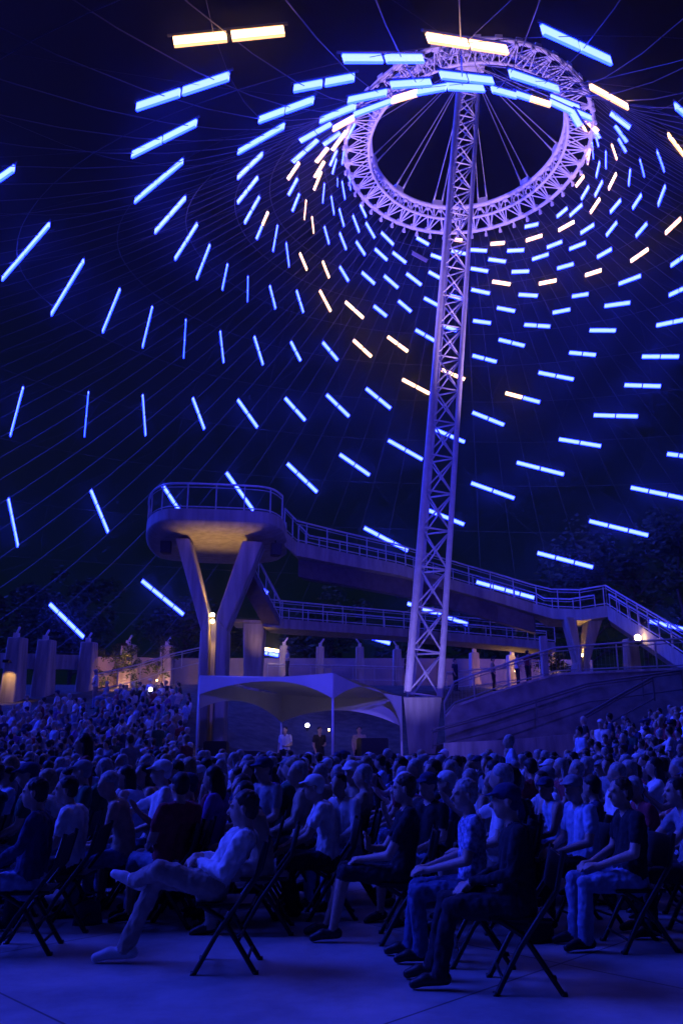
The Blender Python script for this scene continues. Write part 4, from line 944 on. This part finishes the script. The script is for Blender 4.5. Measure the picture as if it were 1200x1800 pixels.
near_person('man in pale cap and white shirt leaning forward, forearms on knees', 575, 8.4, R(184), dict(lean=-.02, bend=.10, j={'elL': (.20, .22, .76), 'wrL': (.42, .12, .63), 'haL': (.49, .08, .60), 'elR': (.2, -.22, .76), 'wrR': (.42, -.12, .63), 'haR': (.49, -.08, .6), 'ankL': (.34, .13, .09), 'toeL': (.52, .14, .035), 'ankR': (.30, -.13, .09), 'toeR': (.48, -.14, .035)}), 'white', 'dark trousers', TOPS['white'], 'cap', 'short', ch='black folding chair under the man in pale cap')
near_person('person in black top and shorts, long bare shins, hands raised', 705, 7.45, R(178), dict(lean=-.05, j={'kneeL': (.50, .10, .55), 'kneeR': (.50, -.12, .55), 'ankL': (.60, .12, .10), 'toeL': (.77, .13, .035), 'ankR': (.66, -.12, .10), 'toeR': (.84, -.13, .035), 'elR': (.14, -.22, .70), 'wrR': (.30, -.14, .72), 'haR': (.30, -.12, .80), 'elL': (.12, .24, .70), 'wrL': (.34, .12, .66), 'haL': (.42, .08, .64)}), 'black', 'dark trousers', 'brown', 'short', 'short', 'short', ch='black folding chair under the person in shorts')
near_person('grey-haired person in open patterned pale shirt, hands resting on lap', 826, 6.75, R(176), dict(lean=-.03, bend=.03, j={'wrL': (.34, .04, .66), 'haL': (.41, 0, .65), 'wrR': (.36, -.08, .66), 'haR': (.43, -.04, .65), 'ankL': (.42, .1, .09), 'toeL': (.6, .11, .035), 'ankR': (.50, -.14, .09), 'toeR': (.68, -.14, .035)}), mat('patterned_cotton', (.40, .46, .66), .9, noise_s=28, noise_a=.6, col2=(.10, .12, .22)), 'jeans', 'grey', 'short', 'short', shoe='dark', turn=.35, ch='black folding chair under the grey-haired person in patterned shirt')
near_person('heavyset person in black jacket and dark cap in the nearest chair', 900, 6.1, R(176), dict(lean=-.04, bend=.04, j={'wrL': (.30, .08, .68), 'ankR': (.60, -.12, .10), 'toeR': (.78, -.13, .035), 'ankL': (.56, .12, .10), 'toeL': (.74, .13, .035), 'kneeL': (.47, .13, .53), 'kneeR': (.49, -.13, .53)}), 'black', 'dark trousers', TOPS['navy'], 'cap', 'long', ch='nearest black folding chair, right of centre', fat=1.2)
near_person('man in baseball cap and pale t-shirt seated right of the black jacket', 1020, 8.0, R(196), dict(bend=.07, j={'wrL': (.30, .05, .64), 'haL': (.37, 0, .62), 'wrR': (.30, -.05, .66), 'haR': (.36, 0, .65)}), 'pale blue', 'dark trousers', TOPS['grey'], 'cap', 'short', turn=.4, fat=1.15, ch='black folding chair under the man in baseball cap')
near_person('person in black top and light jeans seated toward the right edge', 1100, 7.2, R(184), dict(bend=.05, j={'wrL': (.3, .1, .64)}), 'black', 'light jeans', 'brown', 'short', 'short', fat=1.1, turn=.2, ch='black folding chair under the person in light jeans')
near_person('person in dark trousers reaching forward at the right edge', 1212, 7.6, R(180), dict(bend=.10, j={'elL': (.22, .2, .80), 'wrL': (.42, .12, .72), 'haL': (.5, .1, .71), 'elR': (.22, -.2, .80), 'wrR': (.42, -.1, .74), 'haR': (.5, -.08, .73)}), 'grey', 'dark trousers', 'dark', 'short', 'short', ch='black folding chair at the right edge')
# standing dark figure on the left
near_person('tall dark-clothed person with long hair standing among seats on the left', 137, 10.2, R(200), dict(j={'pel': (0, 0, .95), 'waist': (0, 0, 1.12), 'chest': (0, 0, 1.30), 'neck': (0, 0, 1.47), 'head': (.03, 0, 1.605), 'shL': (-.01, .175, 1.42), 'shR': (-.01, -.175, 1.42), 'elL': (-.02, .23, 1.14), 'elR': (-.02, -.23, 1.14), 'wrL': (.10, .2, .93), 'haL': (.14, .19, .86), 'wrR': (.1, -.2, .93), 'haR': (.14, -.19, .86),
    'hipL': (0, .1, .92), 'hipR': (0, -.1, .92), 'kneeL': (.03, .11, .5), 'kneeR': (.03, -.11, .5), 'ankL': (0, .12, .09), 'ankR': (0, -.12, .09), 'toeL': (.17, .14, .035), 'toeR': (.17, -.14, .035)}), 'dark red', 'dark trousers', 'dark', 'long', 'long')

# --- crowd: prototypes
POSES = [dict(), dict(bend=.07, lean=-.03), dict(lean=-.12), dict(j={'wrL': (.12, .05, .78), 'haL': (.1, .0, .95), 'elL': (.22, .16, .74)}), dict(bend=.11, lean=0), dict(lean=-.08, j={'elR': (.25, -.2, .85), 'wrR': (.42, -.12, 1.0), 'haR': (.46, -.1, 1.07)})]
STAND = dict(j={'pel': (0, 0, .95), 'waist': (0, 0, 1.12), 'chest': (0, 0, 1.30), 'neck': (0, 0, 1.47), 'head': (.03, 0, 1.605), 'shL': (-.01, .175, 1.42), 'shR': (-.01, -.175, 1.42), 'elL': (-.02, .23, 1.14), 'elR': (-.02, -.23, 1.14), 'wrL': (.18, .1, 1.08), 'haL': (.22, .05, 1.1), 'wrR': (.1, -.2, .93), 'haR': (.14, -.19, .86), 'hipL': (0, .1, .92), 'hipR': (0, -.1, .92), 'kneeL': (.03, .11, .5), 'kneeR': (.03, -.11, .5), 'ankL': (0, .12, .09), 'ankR': (0, -.12, .09), 'toeL': (.17, .14, .035), 'toeR': (.17, -.14, .035)})
MID = []; LOW = []
for i, p in enumerate(POSES + [STAND]):
    j = base_pose(**p); tn = [0, .3, -.3, .1, .5, -.1, 0][i]
    mm = [SK, TOPS['white'], PANTS['jeans'], SHOE['dark']]
    mb = make_body(j, .021, mm, ['short', 'long', 'short', 'short', 'none', 'short', 'short'][i], ['long', 'long', 'short', 'long', 'long', 'short', 'long'][i], False, i, tn)
    hs = {k: make_hair(j, k, .02, tn, i) for k in ('short', 'long', 'cap')}
    MID.append((mb, hs))
    lb = make_body(j, .045, mm, 'short', 'long', False, i, tn); LOW.append((lb, {k: make_hair(j, k, .05, tn, i) for k in ('short', 'cap')}))
rnd = random.Random(5)
spots = []
Y = 7.9; 
while Y < 54:
    step = .54 if Y < 30 else .66
    xw = .44 * Y + .8; x = -xw
    while x < xw:
        dx = .76 if Y < 30 else .84
        X = x + rnd.uniform(-.16, .16) + (.43 if int(Y * 10) % 2 else 0); YY = Y + rnd.uniform(-.14, .14); x += dx
        px = 600 + FPX * X / (YY * .963 - .1)
        if any((X - a) ** 2 + (YY - b) ** 2 < .68 ** 2 for a, b in NEAR): continue
        if rnd.random() < .06: continue
        if YY < 9.5 and (px < 180 and False): continue
        # keep tent, pier, foot, right wall and slopes behind them free
        if 21.5 < YY and 345 < px < 1010: continue
        if YY > 19 and 700 < px < 930 and rnd.random() < .3: continue
        if YY > 29.5 and px > 330: continue
        if YY > 37 + 5 * (px > 160) and px < 330: continue
        if YY > 38 and rnd.random() < .35: continue
        spots.append((X, YY, px))
    Y += step
spots.sort(key=lambda s: s[1])
TL_ = list(TOPS); TW = [3.6, 3, 3, 4, 3.5, 2, 2, 2, 1.2]; HL = list(HAIRS); PL = list(PANTS)
CAPC = {'white': TOPS['white'], 'grey': TOPS['grey'], 'navy': TOPS['navy']}
near300 = spots[:280]; rest = spots[280:]
rows = {}
for s in near300: rows.setdefault(min(int((s[1] - 7.7) / 1.0), 30), []).append(s)
for r_, (k, lst) in enumerate(sorted(rows.items())):
    lst.sort(key=lambda s: s[2])
    for i, (X, YY, px) in enumerate(lst):
        pi = rnd.randrange(6) if YY < 15 or rnd.random() > .03 else 6; mb, hs = MID[pi]; hk = rnd.choices(['short', 'long', 'cap'], [5, 3, 2])[0]; tp = rnd.choices(TL_, TW)[0]; pn = rnd.choice(PL); hc = rnd.choices(HL, [4, 3, 4, 2])[0]
        if hk == 'cap': cc = rnd.choice(list(CAPC)); hm = CAPC[cc]; hd = cc + ' cap'
        else: hm = HAIRS[hc]; hd = ('long ' if hk == 'long' else 'short ') + hc + ' hair'
        lab = 'person in %s top with %s, %s from left, %s crowd row' % (tp, hd, ordn(i), ordn(r_))
        rz = math.pi + (rnd.uniform(-.35, .45) if rnd.random() < .75 else rnd.uniform(-1.1, 1.1))
        pp = add_person(lab, (X, YY, hgt(X, YY)), rz, mb, hs[hk], hk, [SK, TOPS[tp], PANTS[pn], SHOE['dark']], hm, 'people seated in the crowd', rnd.uniform(.90, 1.03)); pp.rotation_euler = (rnd.uniform(-.09, .09), rnd.uniform(-.07, .10), rz)
bpy.data.scenes.remove(TS)
# chairs of the first rows behind the front people
first = [s for s in near300 if s[1] < 9.9]; first.sort(key=lambda s: s[2])
for i, (X, YY, px) in enumerate(first):
    chair('black folding chair in the second rows, %s from the left behind the front people' % ordn(i), (X, YY, 0), math.pi + .05)
# far-off crowd that reads as one mass
import array
vs_, fs_, mi_ = [], [], []
allm = [SK] + [TOPS[k] for k in TL_] + [PANTS[k] for k in PL] + [SHOE['dark']] + [HAIRS[k] for k in HL]
def push(me, M, mm):
    b = len(vs_); vs_.extend([tuple(M @ v.co) for v in me.vertices])
    for f in me.polygons: fs_.append([b + v for v in f.vertices]); mi_.append(mm[min(f.material_index, len(mm) - 1)])
for (X, YY, px) in rest:
    pi = rnd.choices(range(7), [3, 3, 3, 3, 3, 2, .5])[0]; lb, lh = LOW[pi]; tp = rnd.choices(range(len(TL_)), TW)[0]; hk = rnd.choices(['short', 'cap'], [8, 2])[0]
    M = Matrix.Translation((X, YY, hgt(X, YY) - .02)) @ Matrix.Rotation(math.pi + rnd.uniform(-.9, 1.0), 4, 'Z') @ Matrix.Rotation(rnd.uniform(-.12, .12), 4, 'X') @ Matrix.Scale(rnd.uniform(.92, 1.07), 4)
    push(lb, M, [0, 1 + tp, 1 + len(TL_) + rnd.randrange(len(PL)), 1 + len(TL_) + len(PL)])
    push(lh[hk], M, [2 + len(TL_) + len(PL) + rnd.randrange(len(HL))] if hk == 'short' else [1 + rnd.choice([0, 2, 4])])
me = bpy.data.meshes.new('distant_crowd'); me.from_pydata(vs_, [], fs_); me.polygons.foreach_set('material_index', mi_); me.polygons.foreach_set('use_smooth', [True] * len(fs_))
for m in allm: me.materials.append(m)
o = bpy.data.objects.new('distant_crowd', me); COL.objects.link(o); tag(o, 'dense mass of seated people filling the far floor and banks', 'crowd'); o['kind'] = 'stuff'
# a few standing people by the terraces and under the tent
for i, (px, py, Y, tp, lab) in enumerate(((345, 1185, 48, 'black', 'dark standing person at the top of the left stair'), (500, 1190, 52, 'grey', 'standing person in grey on the terrace right of wedge pier'), (722, 1200, 52, 'black', 'dark standing person on the terrace beside the mast'), (498, 0, 29.6, 'white', 'person in white top standing left of the lamp under the tent'), (632, 0, 29.6, 'tan', 'person in tan top standing right of tent centre pole'), (560, 0, 30, 'black', 'dark person standing beside the lamp under the tent'), (810, 1215, 46, 'navy', 'dark person standing on terrace just right of mast'), (880, 1215, 44, 'grey', 'person in grey standing on the terrace by the guard railing'), (925, 1210, 42, 'white', 'person in white standing behind the guard railing bend'), (945, 1205, 42, 'dark red', 'person in red standing behind the guard railing, left of the bush'))):
    X = gx(px, Y); mb, hs = MID[6]; z = hgt(X, Y)
    if py: z = at(px, py, Y).z
    if Y < 31: z = .35
    add_person(lab, (X, Y, z), math.pi + .4 * i, mb, hs['short'], 'short', [SK, TOPS[tp], PANTS['dark trousers'], SHOE['dark']], HAIRS['dark'], None)

if HAZE:  # thin volume added to give the lit bars bloom-like halos
    bm = nb(); add_box(bm, (0, 40, 22), (190, 170, 62))
    hz = obj('bloom_haze', bm, []); hz['kind'] = 'stuff'
    m = bpy.data.materials.new('halo_haze'); m.use_nodes = True; nt = m.node_tree; nt.nodes.remove(nt.nodes['Principled BSDF']); vp = nt.nodes.new('ShaderNodeVolumePrincipled')
    vp.inputs['Color'].default_value = (.8, .85, 1, 1); vp.inputs['Density'].default_value = HAZE; vp.inputs['Anisotropy'].default_value = .96
    nt.links.new(vp.outputs[0], nt.nodes['Material Output'].inputs['Volume']); hz.data.materials.append(m)

def bottle(px, py, label):
    k = (py - 900) / FPX; Yb = (1.493 + .417 * k) / (.963 * k - .269); t = thing('water_bottle', label, 'bottle', (gx(px, Yb), Yb, 0), 0)
    bm = nb(); add_tube(bm, (0, 0, 0), (0, 0, .15), .032, n=12); add_tube(bm, (0, 0, .15), (0, 0, .19), .032, .013, 12); obj('body', bm, mat('clear_plastic', (.6, .62, .7), .15), t)
    bm = nb(); add_tube(bm, (0, 0, .19), (0, 0, .21), .014, n=10); obj('cap', bm, MATS['white_cotton'], t)
bottle(790, 1690, 'small pale water bottle on the floor beside the nearest chair')
def bag(px, py, s_, m, label):
    k = (py - 900) / FPX; Yb = (1.493 + .417 * k) / (.963 * k - .269); t = thing('tote_bag', label, 'bag', (gx(px, Yb), Yb, 0), .4)
    bm = nb(); N = 10; rings = []
    for kz in range(7):
        f = kz / 6; rings.append([bm.verts.new((math.cos(2 * math.pi * i / N) * s_ * (.5 - .12 * f) * (1 + .12 * noise.noise(V((i * 1.3, kz * .8, px)))), math.sin(2 * math.pi * i / N) * s_ * (.3 - .17 * f), s_ * .75 * f)) for i in range(N)])
    for a in range(6):
        for i in range(N): bm.faces.new((rings[a][i], rings[a][(i + 1) % N], rings[a + 1][(i + 1) % N], rings[a + 1][i])).smooth = True
    bm.faces.new(rings[0][::-1]); bm.faces.new(rings[6]); obj('body', bm, m, t)
    bm = nb(); add_path(bm, [(-.2 * s_, 0, .72 * s_), (-.14 * s_, 0, .98 * s_), (.14 * s_, 0, .98 * s_), (.2 * s_, 0, .72 * s_)], .012, 5); obj('handle', bm, m, t)
bag(935, 1655, .32, TOPS['black'], 'dark bag on the floor behind the nearest chair')
bag(165, 1625, .26, TOPS['navy'], 'dark bag on the floor between the left front chairs')
